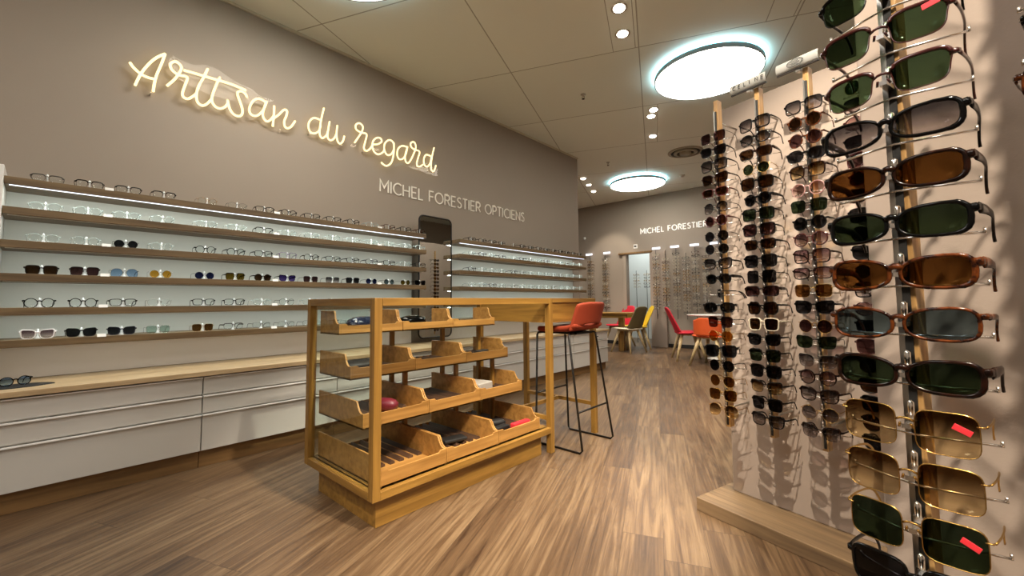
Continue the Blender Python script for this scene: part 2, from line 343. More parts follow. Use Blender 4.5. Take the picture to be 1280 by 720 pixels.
def ceiling_material():
    m, nt, p = new_mat('ceiling_panels'); N = nt.nodes.new; K = nt.links.new; p.inputs['Roughness'].default_value = .65
    t = N('ShaderNodeTexCoord'); mp = N('ShaderNodeMapping'); mp.inputs['Rotation'].default_value = (0, 0, -GA); K(t.outputs['Object'], mp.inputs['Vector'])
    sx = N('ShaderNodeSeparateXYZ'); K(mp.outputs[0], sx.inputs[0])
    def ma(op, a, b=None):
        n = N('ShaderNodeMath'); n.operation = op
        for i, v in enumerate((a, b)):
            if v is None: continue
            if isinstance(v, (int, float)): n.inputs[i].default_value = v
            else: K(v, n.inputs[i])
        return n.outputs[0]
    # after the mapping: X runs across (u), Y along (v)
    u, v = sx.outputs['X'], sx.outputs['Y']
    def line(c, off, per, w):
        return ma('LESS_THAN', ma('ABSOLUTE', ma('SUBTRACT', ma('FRACT', ma('ADD', ma('DIVIDE', ma('SUBTRACT', c, off), per), 20.5)), .5)), w / per)
    g = ma('MAXIMUM', line(u, -1.54, 1.445, .006), line(v, 3.11, 1.460, .006))
    def band(c, a, b): return ma('MULTIPLY', ma('GREATER_THAN', c, a), ma('LESS_THAN', c, b))
    for (u0, v0, v1) in ((-.36, 3.11, 4.57), (-.13, 3.11, 4.57), (.10, 6.03, 7.49), (1.09, 3.11, 4.57), (1.32, 3.11, 4.57)):
        g = ma('MAXIMUM', g, ma('MULTIPLY', band(u, u0 - .004, u0 + .004), band(v, v0, v1)))
    cb = N('ShaderNodeCombineXYZ'); K(ma('FLOOR', ma('DIVIDE', ma('ADD', u, 1.54), 1.445)), cb.inputs[0]); K(ma('FLOOR', ma('DIVIDE', ma('SUBTRACT', v, 3.11), 1.46)), cb.inputs[1])
    w2 = N('ShaderNodeTexWhiteNoise'); w2.noise_dimensions = '2D'; K(cb.outputs[0], w2.inputs['Vector'])
    r = N('ShaderNodeValToRGB'); r.color_ramp.elements[0].color = (*lin('#e9eee6'), 1); r.color_ramp.elements[1].color = (*lin('#eef3ec'), 1); K(w2.outputs['Value'], r.inputs['Fac'])
    mx = N('ShaderNodeMix'); mx.data_type = 'RGBA'; K(ma('MULTIPLY', g, .6), mx.inputs[0]); K(r.outputs[0], mx.inputs[6]); mx.inputs[7].default_value = (*lin('#5e563f'), 1)
    K(mx.outputs[2], p.inputs['Base Color']); return m
struct(MB().box(-9, 3.2, -3.2, BY + 2.2, -.1, 0).obj('floor', floor_material()))
struct(MB().box(-9, 3.2, -3.2, BY + 2.2, CEIL, CEIL + .1).obj('ceiling', ceiling_material()))
struct(MB().box(WX - .16, WX, -3.2, 6.70, 0, CEIL).obj('wall_left', M['wall']))
struct(MB().box(-9.1, -9, -3.2, BY + 2.2, 0, CEIL).obj('wall_far_left', M['wall']))
struct(MB().box(3.2, 3.3, -3.2, BY + 2.2, 0, CEIL).obj('wall_right', M['wall']))
struct(MB().box(-9, 3.2, -3.3, -3.2, 0, CEIL).obj('wall_front', M['wall']))
DX0, DX1, DZ = -5.156, -4.52, 2.385
bw = MB().box(-9, DX0, BY, BY + .12, 0, CEIL).box(DX1, 3.2, BY, BY + .12, 0, CEIL).box(DX0, DX1, BY, BY + .12, DZ, CEIL)
struct(bw.obj('wall_back', M['wall']))
struct(MB().box(-9, 3.2, BY + 2.1, BY + 2.2, 0, CEIL).obj('wall_back_room', M['white_panel']))
struct(MB().box(-9, DX0 - .02, BY - .015, BY, 0, .09).box(DX1 + .42, 3.2, BY - .015, BY, 0, .09).obj('baseboard_back', M['mattblack'], bevel=.003))
struct(MB().box(DX1 + .02, DX1 + .42, BY - .07, BY, 0, DZ + .02).obj('trim_1', M['panel'], bevel=.004))
struct(MB().box(DX0 - .20, DX1 + .09, BY - .09, BY + .0, DZ + .0, DZ + .045).obj('trim_2', M['plinth_oak'], bevel=.004))
struct(MB().box(DX0 - .10, DX0, BY - .05, BY, 0, DZ).obj('trim_3', M['wall'], bevel=.004))
struct(MB().box(WX, WX + .02, -3.2, 6.70, CEIL - .025, CEIL).obj('trim_4', M['ceil_edge']))
# small lit room seen through the doorway
ld = bpy.data.lights.new('back_room_light', 'AREA'); ld.size = 1.4; ld.energy = 55; ld.color = (.88, .97, 1)
lo = bpy.data.objects.new('back_room_light', ld); COL.objects.link(lo); lo.location = (-5.2, BY + 1.1, CEIL - .1)
NEON={'artisan':[[(0.368,2.996),(0.392,2.964),(0.434,2.932),(0.477,2.921),(0.52,2.924)],[(0.404,2.829),(0.434,2.932),(0.478,3.03),(0.525,3.104),(0.575,3.156)],[(0.575,3.156),(0.554,3.062),(0.529,2.964),(0.518,2.894),(0.512,2.82)],[(0.595,2.899),(0.641,2.972),(0.673,3.045),(0.681,3.093),(0.653,3.119),(0.628,3.112),(0.609,3.081),(0.622,3.042),(0.663,3.018),(0.703,3.023),(0.724,3.017),(0.712,2.955),(0.696,2.881),(0.703,2.847),(0.733,2.842),(0.768,2.878),(0.788,2.908)],[(0.699,3.071),(0.774,3.075),(0.835,3.077),(0.835,3.077),(0.944,3.081),(1.03,3.083),(1.099,3.077),(1.152,3.07)],[(0.861,3.15),(0.83,3.055),(0.801,2.974),(0.789,2.893),(0.8,2.836),(0.831,2.82),(0.861,2.842),(0.895,2.897)],[(0.949,3.111),(0.923,3.029),(0.897,2.917),(0.905,2.865),(0.932,2.839),(0.964,2.839),(0.996,2.866),(1.014,2.904)],[(1.011,2.931),(1.03,2.861),(1.058,2.823),(1.093,2.814),(1.12,2.831),(1.129,2.871),(1.117,2.924),(1.091,2.988),(1.086,3.027),(1.114,3.05),(1.146,3.037),(1.161,3.009)],[(1.31,3.021),(1.272,3.033),(1.236,3.022),(1.201,2.978),(1.181,2.905),(1.197,2.865),(1.24,2.865),(1.283,2.915),(1.311,2.983),(1.321,3.029)],[(1.321,3.029),(1.297,2.936),(1.295,2.877),(1.322,2.843),(1.352,2.857),(1.385,2.911)],[(1.387,3.01),(1.387,2.924),(1.38,2.81)],[(1.386,2.889),(1.428,2.937),(1.474,3.001),(1.502,2.997),(1.495,2.942),(1.48,2.894),(1.485,2.845),(1.51,2.832),(1.543,2.858),(1.579,2.925)]],'artisan_plate':([(0.328,3.036),(0.414,3.102),(0.5,3.196),(0.586,3.196),(0.672,3.159),(0.758,3.149),(0.844,3.19),(0.93,3.19),(1.017,3.151),(1.103,3.123),(1.189,3.117),(1.275,3.073),(1.361,3.073),(1.447,3.05),(1.533,3.041),(1.619,2.965)],[(0.328,2.789),(0.414,2.789),(0.5,2.78),(0.586,2.78),(0.672,2.802),(0.758,2.78),(0.844,2.78),(0.93,2.789),(1.017,2.774),(1.103,2.774),(1.189,2.779),(1.275,2.803),(1.361,2.77),(1.447,2.77),(1.533,2.792),(1.619,2.811)]),'du':[[(1.827,3.014),(1.76,3.015),(1.717,2.969),(1.705,2.911),(1.723,2.862),(1.763,2.856),(1.807,2.892),(1.828,2.959)],[(1.856,3.15),(1.835,3.045),(1.819,2.928),(1.821,2.855),(1.849,2.833),(1.889,2.875),(1.899,2.915)],[(1.919,3.029),(1.906,2.946),(1.899,2.859),(1.932,2.834),(1.969,2.865),(1.994,2.925)],[(2.001,3.013),(1.994,2.915),(2.008,2.843),(2.037,2.827),(2.065,2.864),(2.079,2.921)]],'du_plate':([(1.665,3.048),(1.695,3.055),(1.726,3.055),(1.756,3.13),(1.786,3.19),(1.816,3.19),(1.847,3.19),(1.877,3.19),(1.907,3.19),(1.937,3.19),(1.968,3.069),(1.998,3.069),(2.028,3.053),(2.058,3.053),(2.089,3.053),(2.119,2.961)],[(1.665,2.818),(1.695,2.816),(1.726,2.816),(1.756,2.796),(1.786,2.793),(1.816,2.793),(1.847,2.793),(1.877,2.793),(1.907,2.793),(1.937,2.793),(1.968,2.787),(1.998,2.787),(2.028,2.787),(2.058,2.787),(2.089,2.787),(2.119,2.787)]),'regard':[[(2.195,2.881),(2.24,2.958),(2.276,3.024),(2.289,3.088),(2.248,3.115),(2.207,3.082),(2.213,3.034),(2.271,3.017),(2.335,3.016),(2.32,2.926),(2.305,2.852),(2.337,2.829),(2.38,2.867),(2.412,2.922)],[(2.412,2.922),(2.478,2.945),(2.523,2.989),(2.505,3.02),(2.46,3.012),(2.417,2.964),(2.407,2.9),(2.429,2.845),(2.48,2.827),(2.536,2.863),(2.556,2.899)],[(2.683,2.997),(2.662,3.028),(2.614,3.03),(2.563,2.974),(2.558,2.9),(2.593,2.852),(2.646,2.87),(2.681,2.932)],[(2.683,3.018),(2.681,2.89),(2.653,2.777),(2.595,2.722),(2.549,2.726),(2.52,2.745)],[(2.87,3.016),(2.795,3.011),(2.74,2.959),(2.729,2.881),(2.76,2.841),(2.815,2.866),(2.852,2.935),(2.867,3.015)],[(2.872,3.022),(2.839,2.91),(2.846,2.836),(2.884,2.825),(2.928,2.889),(2.972,2.988),(2.991,3.06),(2.965,3.103),(2.92,3.084),(2.918,3.04),(2.966,3.014),(3.045,3.007),(3.025,2.924),(3.006,2.842),(3.039,2.816),(3.099,2.858)],[(3.214,2.995),(3.146,2.994),(3.112,2.935),(3.116,2.868),(3.16,2.845),(3.208,2.902),(3.226,2.986)],[(3.27,3.119),(3.242,3.013),(3.222,2.894),(3.229,2.827),(3.257,2.805),(3.285,2.851),(3.299,2.895)]],'regard_plate':([(2.155,3.15),(2.234,3.155),(2.313,3.155),(2.392,3.056),(2.471,3.06),(2.55,3.07),(2.629,3.07),(2.708,3.07),(2.786,3.062),(2.865,3.138),(2.944,3.143),(3.023,3.143),(3.102,3.049),(3.181,3.159),(3.26,3.159),(3.339,3.159)],[(2.155,2.841),(2.234,2.799),(2.313,2.789),(2.392,2.787),(2.471,2.685),(2.55,2.682),(2.629,2.682),(2.708,2.706),(2.786,2.788),(2.865,2.785),(2.944,2.78),(3.023,2.776),(3.102,2.776),(3.181,2.765),(3.26,2.765),(3.339,2.765)])}
# ------------------------------------------------------------------ ceiling fixtures
def round_lamp(x, y, r, label):
    root = empty('ceiling_lamp', (x, y, CEIL), 0, label, 'lamp', 'round ceiling lamps')
    MB().ring([(r, -.095), (r, -.045), (r - .012, -.045), (r - .012, -.095)], 64).obj('rim', M['lamp_rim'], root)
    MB().lathe([(r - .013, -.088), (r - .013, -.080)], 64).obj('diffuser', M['lamp'], root)
    MB().ring([(r - .001, -.0448), (r - .001, -.038), (r - .04, -.038), (r - .04, -.0448)], 64).obj('backlight', M['halo'], root)
    MB().lathe([(.10, -.079), (.10, 0)], 24).obj('mount', M['lamp_rim'], root)
round_lamp(-1.455, 5.12, .585, 'large round white ceiling lamp with cyan halo, nearest the sunglasses racks')
round_lamp(-4.10, 8.93, .60, 'round white ceiling lamp with cyan halo near the back wall')
round_lamp(-2.84, 1.37, .585, 'round ceiling lamp above the picture frame, over the display case')
def downlight(x, y, label, tilt=True):
    root = empty('downlight', (x, y, CEIL), 0, label, 'ceiling light', 'recessed downlights')
    MB().ring([(.075, -.006), (.075, 0), (.055, .0), (.055, -.006)], 24).obj('bezel', M['steel'], root)
    MB().lathe([(.049, -.014), (.054, -.002)], 24).obj('led', M['down'], root)
DL = ['nearest downlight, high above the display case', 'second downlight, just behind the nearest one', 'left one of two paired downlights below the large round lamp',
      'right one of two paired downlights below the large round lamp', 'single downlight beside the round vent',
      'first of three downlights beyond the end of the left wall', 'middle of three downlights beyond the end of the left wall', 'farthest of three downlights beyond the end of the left wall']
for s, lb in zip(SPOTS[:8], DL): downlight(s[0], s[1], lb)
for i, s in enumerate(SPOTS[8:]): downlight(s[0], s[1], ['downlight above the frame aimed at the hanging racks', 'downlight behind the camera aimed at the near panel', 'downlight above the frame aimed at the display case front', 'downlight above the frame over the tray display'][i])
root = empty('ceiling_vent', (-2.636, 7.78, CEIL), 0, 'round grey air vent with concentric rings in the ceiling', 'vent')
MB().ring([(.30, 0), (.30, -.012), (.25, -.02), (.25, 0)], 40).obj('outer_ring', M['grey_vent'], root)
MB().ring([(.20, -.004), (.20, -.03), (.15, -.035), (.15, -.004)], 40).obj('middle_ring', M['grey_vent'], root)
MB().lathe([(.10, 0), (.10, -.045), (.0, -.05)], 32).obj('centre_disc', M['grey_vent'], root)
MB().lathe([(.25, -.001), (.25, -.003)], 40).obj('backing', M['mattblack'], root)
for (x, y, lb) in ((-2.849, 4.657, 'small brass sprinkler head in the ceiling, the nearer one'), (-3.955, 7.329, 'small brass sprinkler head in the ceiling, the farther one')):
    root = empty('sprinkler', (x, y, CEIL), 0, lb, 'sprinkler')
    MB().lathe([(.035, 0), (.035, -.006), (.012, -.012), (.010, -.03)], 16).obj('body', M['steel'], root)
    MB().tube([(-.014, 0, -.03), (-.016, 0, -.045), (0, 0, -.06), (.016, 0, -.045), (.014, 0, -.03)], .003, 6).lathe([(.02, -.064), (.02, -.060)], 12).obj('deflector', M['black_metal'], root)
tag(MB().lathe([(.06, 0), (.06, -.02), (.045, -.045), (.0, -.05)], 24, (-3.207, 9.2, CEIL)).obj('smoke_detector', M['white']), 'small white smoke detector beside the farther round lamp', 'smoke detector')
# ------------------------------------------------------------------ left wall: shelves, cabinets, neon, lettering
SX = -3.90                      # shelf front edge
LV = [1.933, 1.750, 1.548, 1.346, 1.138, .943]
TH = .046
def shelf_unit(y0, y1, levels, label, end_panel):
    root = empty('wall_shelving', (WX, (y0 + y1) / 2, 0), 0, label, 'shelving')
    oy = (y0 + y1) / 2
    MB().box(.0, .075, y0 - oy, y1 - oy, LV[5] - TH, LV[0] - .01).obj('back_panel', M['white_panel'], root)
    MB().box(.0, .075, y0 - oy, y1 - oy, .68, LV[5] - TH - .001).obj('lower_panel', M['low_panel'], root)
    for i, z in enumerate(levels):
        o = MB().box(.02 if i == 0 else .075, SX - WX, y0 - oy, y1 - oy, z - TH, z).obj('shelf', M['shelf_oak'], root, bevel=.002)
        MB().box(SX - WX - .033, SX - WX - .024, y0 - oy + .02, y1 - oy - .02, z - TH - .004, z - TH + .001).obj('led_strip', M['led'] if i == 0 else M['white'], o)
        strip_light(SX - .05, y0 + .03, y1 - .03, z - TH - .008, STRIP_WATT * (1.6, 1, 1, 1, 1, .55)[i], math.radians(18))  # last factor: weak fill added below the bottom shelf, which has no LED
    if end_panel:
        MB().box(.0, SX - WX + .02, y0 - oy - .045, y0 - oy - .001, 0.68, 1.995).obj('end_panel', M['white'], root, bevel=.003)
    return root
U1 = (-.19, 2.93); U2 = (3.44, 6.36)
shelf_unit(U1[0], U1[1], LV, 'long left wall shelving of six oak shelves with light strips', True)
shelf_unit(U2[0], U2[1], LV, 'farther wall shelving of oak shelves right of the tall mirror', False)
# wall cabinets
CX = -3.62
def cabinet(y0, y1, lb):
    root = empty('drawer_cabinet', (WX, (y0 + y1) / 2, 0), 0, lb, 'cabinet'); oy = (y0 + y1) / 2; a, b = y0 - oy + .002, y1 - oy - .002
    MB().box(.03, CX - WX - .022, a, b, .12, .640).obj('body', M['white'], root)
    MB().box(.03, CX - WX - .05, a, b, .0, .12).obj('plinth', M['plinth_oak'], root)
    for z0, z1 in ((.125, .366), (.384, .497), (.516, .628)):
        d = MB().box(CX - WX - .022, CX - WX, a + .0015, b - .0015, z0, z1).obj('drawer', M['drawer'], root, bevel=.0015)
        MB().box(CX - WX - .016, CX - WX + .014, a + .0015, b - .0015, z1, z1 + .008).obj('handle_strip', M['white'], d, bevel=.001)
EDG = [-1.85, -.53, .785, 1.765, 3.08, 4.40, 5.50, 6.55]
CLB = ['partly out of frame at far left', 'first cabinet at the left frame edge', 'second one, behind the left of the display case', 'third one, seen through the display case', 'fourth one, behind the case and table', 'fifth one, behind the table legs', 'last one before the seating area']
for i in range(7): cabinet(EDG[i], EDG[i + 1], 'low white three-drawer cabinet under the worktop, ' + CLB[i])
tag(MB().box(WX + .076, -3.59, -1.85, 6.56, .645, .678).obj('worktop', M['top_oak'], bevel=.003), 'long light oak worktop running over the white wall cabinets', 'worktop')
# the wall behind the worktop, below the shelves, is covered by the back panels of the shelving; the gap is the mirror's
def mirror():
    root = empty('wall_mirror', (WX, 3.19, 0), 0, 'tall mirror with thin black rounded frame between the shelving units', 'mirror')
    y0, y1, z0, z1, r = -.245, .245, .735, 2.185, .06
    pts = []
    for cx, cz, a0 in ((y1 - r, z1 - r, 0), (y0 + r, z1 - r, 90), (y0 + r, z0 + r, 180), (y1 - r, z0 + r, 270)):
        for k in range(7): q = math.radians(a0 + k * 15); pts.append((cx + r * math.cos(q), cz + r * math.sin(q)))
    X = .20
    MB().prism(pts, lambda p: (X - .012, p[0], p[1]), lambda p: (X, p[0], p[1])).obj('mirror_glass', M['mirror'], root)
    MB().tube([(X - .002, p[0], p[1]) for p in pts], .010, 8, closed=True).obj('frame', M['black_metal'], root)
    MB().box(0, X - .012, y0 + .05, y1 - .05, z0 + .1, z1 - .1).obj('wall_mount', M['wall'], root)
mirror()
def sm(pts, n=5):
    P = [Vector(p) for p in pts]; out = []
    for i in range(len(P) - 1):
        p0 = P[max(i - 1, 0)]; p1 = P[i]; p2 = P[i + 1]; p3 = P[min(i + 2, len(P) - 1)]
        for k in range(n):
            t = k / n; out.append(.5 * ((2 * p1) + (-p0 + p2) * t + (2 * p0 - 5 * p1 + 4 * p2 - p3) * t * t + (-p0 + 3 * p1 - 3 * p2 + p3) * t ** 3))
    out.append(P[-1]); return out
def neon_sign():
    for w, lb in (('artisan', 'warm neon word Artisan in handwriting on a clear plate'), ('du', 'short warm neon word du between the two longer neon words'), ('regard', 'warm neon word regard in handwriting, right end of the sign')):
        ss = NEON[w]; oy, oz = ss[0][0]; root = empty('neon_sign', (WX, oy, oz), 0, lb, 'neon sign', 'handwritten neon sign')
        mb = MB()
        for s in ss: mb.tube(sm([(.058, p[0] - oy, p[1] - oz) for p in s]), .0085 if w != 'artisan' else .0092, 8)
        mb.obj('neon_tube', M['neon'], root)
        top, bot = NEON[w + '_plate']; pl = MB(); n = len(top)
        cs = [(t[0] - oy, t[1] - oz, b[1] - oz) for t, b in zip(top, bot)]
        vs = [(x, c[0], z) for x in (.036, .042) for c in cs for z in (c[1], c[2])]; fs = []
        for i in range(n - 1):
            a = 2 * i; fs.append((a, a + 1, a + 3, a + 2)); b = a + 2 * n; fs.append((b, b + 2, b + 3, b + 1))
            fs.append((a, a + 2, b + 2, b)); fs.append((a + 1, b + 1, b + 3, a + 3))
        fs += [(0, 2 * n, 2 * n + 1, 1), (2 * n - 2, 2 * n - 1, 4 * n - 1, 4 * n - 2)]
        pl.add(vs, fs).obj('backing_plate', M['acrylic'], root)
        mb = MB()
        for c in (cs[2], cs[n - 3]):
            mb.tube([(0, c[0], c[2] + .03), (.05, c[0], c[2] + .03)], .006, 8)
        mb.obj('standoff', M['chrome'], root)
neon_sign()
def arc(cx, cy, rx, ry, a0, a1, n=12): return [(cx + rx * math.cos(math.radians(a0 + (a1 - a0) * k / n)), cy + ry * math.sin(math.radians(a0 + (a1 - a0) * k / n))) for k in range(n + 1)]
GLY = {
    'M': (.86, [[(.04, 0), (.04, 1), (.43, .35), (.82, 1), (.82, 0)]]), 'I': (.12, [[(.06, 0), (.06, 1)]]),
    'C': (.80, [arc(.5, .5, .46, .5, 48, 312, 18)]), 'H': (.74, [[(.05, 0), (.05, 1)], [(.69, 0), (.69, 1)], [(.05, .52), (.69, .52)]]),
    'E': (.60, [[(.56, 0), (.05, 0), (.05, 1), (.56, 1)], [(.05, .52), (.50, .52)]]), 'L': (.52, [[(.05, 1), (.05, 0), (.50, 0)]]),
    'F': (.56, [[(.05, 0), (.05, 1), (.54, 1)], [(.05, .5), (.48, .5)]]), 'O': (.98, [arc(.49, .5, .46, .5, 0, 360, 28)]),
    'R': (.66, [[(.05, 0), (.05, 1), (.36, 1)] + arc(.36, .74, .25, .26, 90, -90, 10) + [(.05, .48)], [(.34, .48), (.64, 0)]]),
    'S': (.60, [arc(.30, .745, .23, .255, 35, 190, 9) + arc(.30, .255, .25, .255, 80, -150, 12)]),
    'T': (.60, [[(.0, 1), (.6, 1)], [(.3, 1), (.3, 0)]]), 'P': (.62, [[(.05, 0), (.05, 1), (.34, 1)] + arc(.34, .72, .25, .28, 90, -90, 10) + [(.05, .44)]]),
    'N': (.76, [[(.05, 0), (.05, 1), (.71, 0), (.71, 1)]]), ' ': (.34, [])}
def ribbon(mb, pts, w, fn, t):
    """flat mitred stroke of width w and depth t; fn(x, y, d) -> 3D"""
    closed = math.hypot(pts[0][0] - pts[-1][0], pts[0][1] - pts[-1][1]) < 1e-6 and len(pts) > 3
    if closed: pts = pts[:-1]
    n = len(pts); L_, R__ = [], []
    def unit(a, b):
        dx, dy = b[0] - a[0], b[1] - a[1]; l = math.hypot(dx, dy) or 1e-9; return dx / l, dy / l
    for i in range(n):
        d0 = unit(pts[i - 1], pts[i]) if (closed or i > 0) else None; d1 = unit(pts[i], pts[(i + 1) % n]) if (closed or i < n - 1) else None
        d0 = d0 or d1; d1 = d1 or d0
        mx, my = -(d0[1] + d1[1]), d0[0] + d1[0]; l = math.hypot(mx, my)
        if l < .3: mx, my, k = -d1[1], d1[0], 1
        else: mx /= l; my /= l; k = min(2.2, 1 / max(.2, mx * -d1[1] + my * d1[0]))
        x, y = pts[i]
        L_.append((x + mx * k * w / 2, y + my * k * w / 2)); R__.append((x - mx * k * w / 2, y - my * k * w / 2))
    vs = [fn(a, b, 0) for a, b in L_] + [fn(a, b, 0) for a, b in R__] + [fn(a, b, t) for a, b in L_] + [fn(a, b, t) for a, b in R__]
    fs = []
    for i in range(n if closed else n - 1):
        j = (i + 1) % n
        fs += [(i, j, n + j, n + i), (2 * n + i, 3 * n + i, 3 * n + j, 2 * n + j), (i, 2 * n + i, 2 * n + j, j), (n + i, n + j, 3 * n + j, 3 * n + i)]
    if not closed: fs += [(0, n, 3 * n, 2 * n), (n - 1, 3 * n - 1, 4 * n - 1, 2 * n - 1)]
    mb.add(vs, fs)
def text_width(s, track): return sum(GLY[c][0] + track for c in s) - track
def lettering(name, text, h, total, fn, mat, stroke, depth, root, track=None, spacing=None):
    if track is None:
        base = sum(GLY[c][0] for c in text); track = (total / h - base) / (len(text) - 1)
    x = 0
    for c in text:
        w, st = GLY[c]
        if st:
            mb = MB()
            for s in st: ribbon(mb, [(h * (x + a), h * b) for a, b in s], stroke, fn, depth)
            o = mb.obj(name, mat, root)
        x += w + track
r = empty('wall_lettering', (WX, 2.533, 2.425), 0, 'thin pale shop name lettering on the wall under the neon sign', 'lettering')
lettering('letter', 'MICHEL FORESTIER OPTICIENS', .135, 2.575, lambda a, b, d: (.004 + d, a, b), M['letters'], .0150, .010, r)
r = empty('wall_lettering', (-4.741, BY, 2.893), 0, 'white shop name lettering high on the back wall', 'lettering')
lettering('letter', 'MICHEL FORESTIER', .128, 1.64, lambda a, b, d: (a, -.004 - d, b), M['letters_w'], .021, .02, r)
# ------------------------------------------------------------------ spectacles
def outline(shape, w, h, N=28):
    ex = {'round': 2.0, 'oval': 2.3, 'square': 4.2, 'rect': 4.0, 'cat': 3.2, 'aviator': 2.5, 'hex': 2.6, 'ovalrect': 3.3, 'brow': 3.6, 'bigsquare': 4.6}[shape]
    pts = []
    for k in range(N):
        q = 2 * PI * k / N; c, s = math.cos(q), math.sin(q); e = 2 / ex
        x = w / 2 * math.copysign(abs(c) ** e, c); z = h / 2 * math.copysign(abs(s) ** e, s)
        u, v = x / (w / 2), z / (h / 2)
        if shape in ('square', 'brow', 'rect'): x *= 1 + .07 * v
        if shape == 'cat': z += h * .16 * max(0, u) ** 2 * (v > -.2); x *= 1 + .10 * v; z -= h * .04 * max(0, -u) * (v > 0)
        if shape == 'aviator': x *= 1 - .08 * abs(v); z -= h * .10 * max(0, u) * (v < 0); x += w * .05 * (v < 0) * -v
        if shape == 'hex': x *= 1 + .0; z *= 1 + .06 * math.cos(6 * q)
        if shape == 'brow': z *= 1 if v > 0 else 1.06; x *= 1 if v > 0 else .95
        if shape == 'ovalrect': z += h * .03 * u * (v > 0); z *= 1 - .26 * max(0, -u) ** 1.5
        pts.append((x, z))
    return pts
WRAP = 1.6
def wrap(x): return WRAP * x * x
DIM = {'round': (.050, .047), 'oval': (.054, .040), 'square': (.054, .046), 'rect': (.055, .036), 'cat': (.056, .043), 'aviator': (.058, .050), 'hex': (.054, .048), 'ovalrect': (.067, .040), 'brow': (.053, .040), 'bigsquare': (.060, .056)}
def pair_parts(shape, rim, fmat, lmat, scale=1.0, lo=False, tmat=None, thick=None, studs=False, bias=1.0):
    """returns list of (part name, mesh). Front faces -Y, up is +Z, origin at the bridge."""
    w, h = DIM[shape]; w *= scale; h *= scale * bias; N = 16 if lo else 26
    gap = {'ovalrect': .010, 'brow': .015}.get(shape, .015) * scale; cx = gap / 2 + w / 2 + (.003 if rim != 'none' else 0); cz = -h * .16
    if thick is None: thick = {'thick': .0046, 'full': .0040, 'wire': .0011, 'brow': .0014, 'none': 0}[rim]
    fr = MB(); parts = []
    for sgn in (-1, 1):
        base = [(sgn * x, z) for x, z in outline(shape, w, h, N)]
        if sgn < 0: base = base[::-1]
        if thick:
            n = len(base); prof = [(-.0003, -.0022), (thick * .5, -.0028), (thick, -.0016), (thick, .0022), (thick * .4, .003), (-.0003, .0018)] if rim in ('thick', 'full') else [(0, -.0011), (thick, -.0011), (thick, .0011), (0, .0011)]
            m = len(prof); vs = []
            for i in range(n):
                x, z = base[i]; xa, za = base[(i - 1) % n]; xb, zb = base[(i + 1) % n]; tx, tz = xb - xa, zb - za; l = math.hypot(tx, tz) or 1
                nx, nz = tz / l, -tx / l
                for o, d in prof:
                    oo = o * (1.35 if rim == 'thick' and sgn * x > w * .3 else 1) if o > 0 else o
                    X = sgn * cx + x + nx * oo; Z = cz + z + nz * oo; vs.append((X, wrap(X) + d, Z))
            fs = []
            for i in range(n):
                j = (i + 1) % n
                for k in range(m): l = (k + 1) % m; fs.append((i * m + k, i * m + l, j * m + l, j * m + k))
            fr.add(vs, fs, 0, True)
        if rim == 'brow':
            up = sorted([p for p in base if p[1] > h * .12], key=lambda p: p[0])
            fr.tube([(sgn * cx + x, wrap(sgn * cx + x) - .001, cz + z + .001) for x, z in up], .0028, 6, 0, rz=.0035)
        # lens
        ln = MB(); vs = []; inner = [.0, .5, 1.0]; K = len(base)
        for face in ((-.0002, 0), (.0018, 1)) if not lo else ((-.0002, 0),):
            b0 = len(ln.v); pv = [(sgn * cx, wrap(sgn * cx) + face[0] - .0012, cz)]
            for s in inner[1:]:
                for x, z in base: X = sgn * cx + x * s; pv.append((X, wrap(X) + face[0] - .0012 * (1 - s * s), cz + z * s))
            fs = [(0, 1 + (i + 1) % K, 1 + i) for i in range(K)] + [(1 + i, 1 + (i + 1) % K, 1 + K + (i + 1) % K, 1 + K + i) for i in range(K)]
            if face[1]: fs = [tuple(reversed(f)) for f in fs]
            ln.add(pv, fs, 0, True)
            if face[1]:
                a = K + 1; tot = 1 + 2 * K
                for i in range(K): j = (i + 1) % K; ln.f.append((a + i, a + j, tot + a + j, tot + a + i)); ln.m.append(0); ln.sm.append(False)
        parts.append(('lens', ln.mesh('lens', lmat)))
        # end piece
        xo = cx + w / 2 + thick; zh = cz + h * .26
        if rim in ('thick', 'full', 'brow'):
            e = .0045 if rim != 'thick' else .0065
            fr.tube([(sgn * (xo - .004), wrap(xo) - .0005, zh), (sgn * (xo + .004), wrap(xo) + .001, zh + .001), (sgn * (xo + .0055), wrap(xo) + .006, zh + .001)], .0028, 6, 0, rz=e)
        else:
            fr.tube([(sgn * (xo - .004), wrap(xo) - .0015, zh), (sgn * (xo + .003), wrap(xo), zh), (sgn * (xo + .0045), wrap(xo) + .006, zh)], .0014, 5)
    bz = cz + h * .20; br = {'thick': .0042, 'full': .003, 'brow': .002, 'wire': .0014, 'none': .0016}[rim]
    gx = gap / 2 + .0025 + (0 if rim != 'none' else .003)
    fr.tube([(-gx, wrap(gx), bz - .001), (-gx * .5, -.0015, bz + .002), (0, -.002, bz + .003), (gx * .5, -.0015, bz + .002), (gx, wrap(gx), bz - .001)], br, 6, 0, rz=br * 1.2)
    if rim in ('wire', 'brow', 'none'):
        for s in (-1, 1): fr.tube([(s * .006, .001, bz - .006), (s * .0085, .006, bz - .013)], .0018, 5)
    if studs:
        for sgn in (-1, 1):
            for x, z in outline(shape, w, h, 18): fr.lathe([(.0022, 0), (.001, .002)], 6, (sgn * cx + x * 1.08, wrap(cx + x) - .005, cz + z * 1.08))
    parts.insert(0, ('front_frame', fr.mesh('front_frame', fmat)))
    xo = cx + w / 2 + thick + .005; y0 = wrap(xo) + .004; zh = cz + h * .26
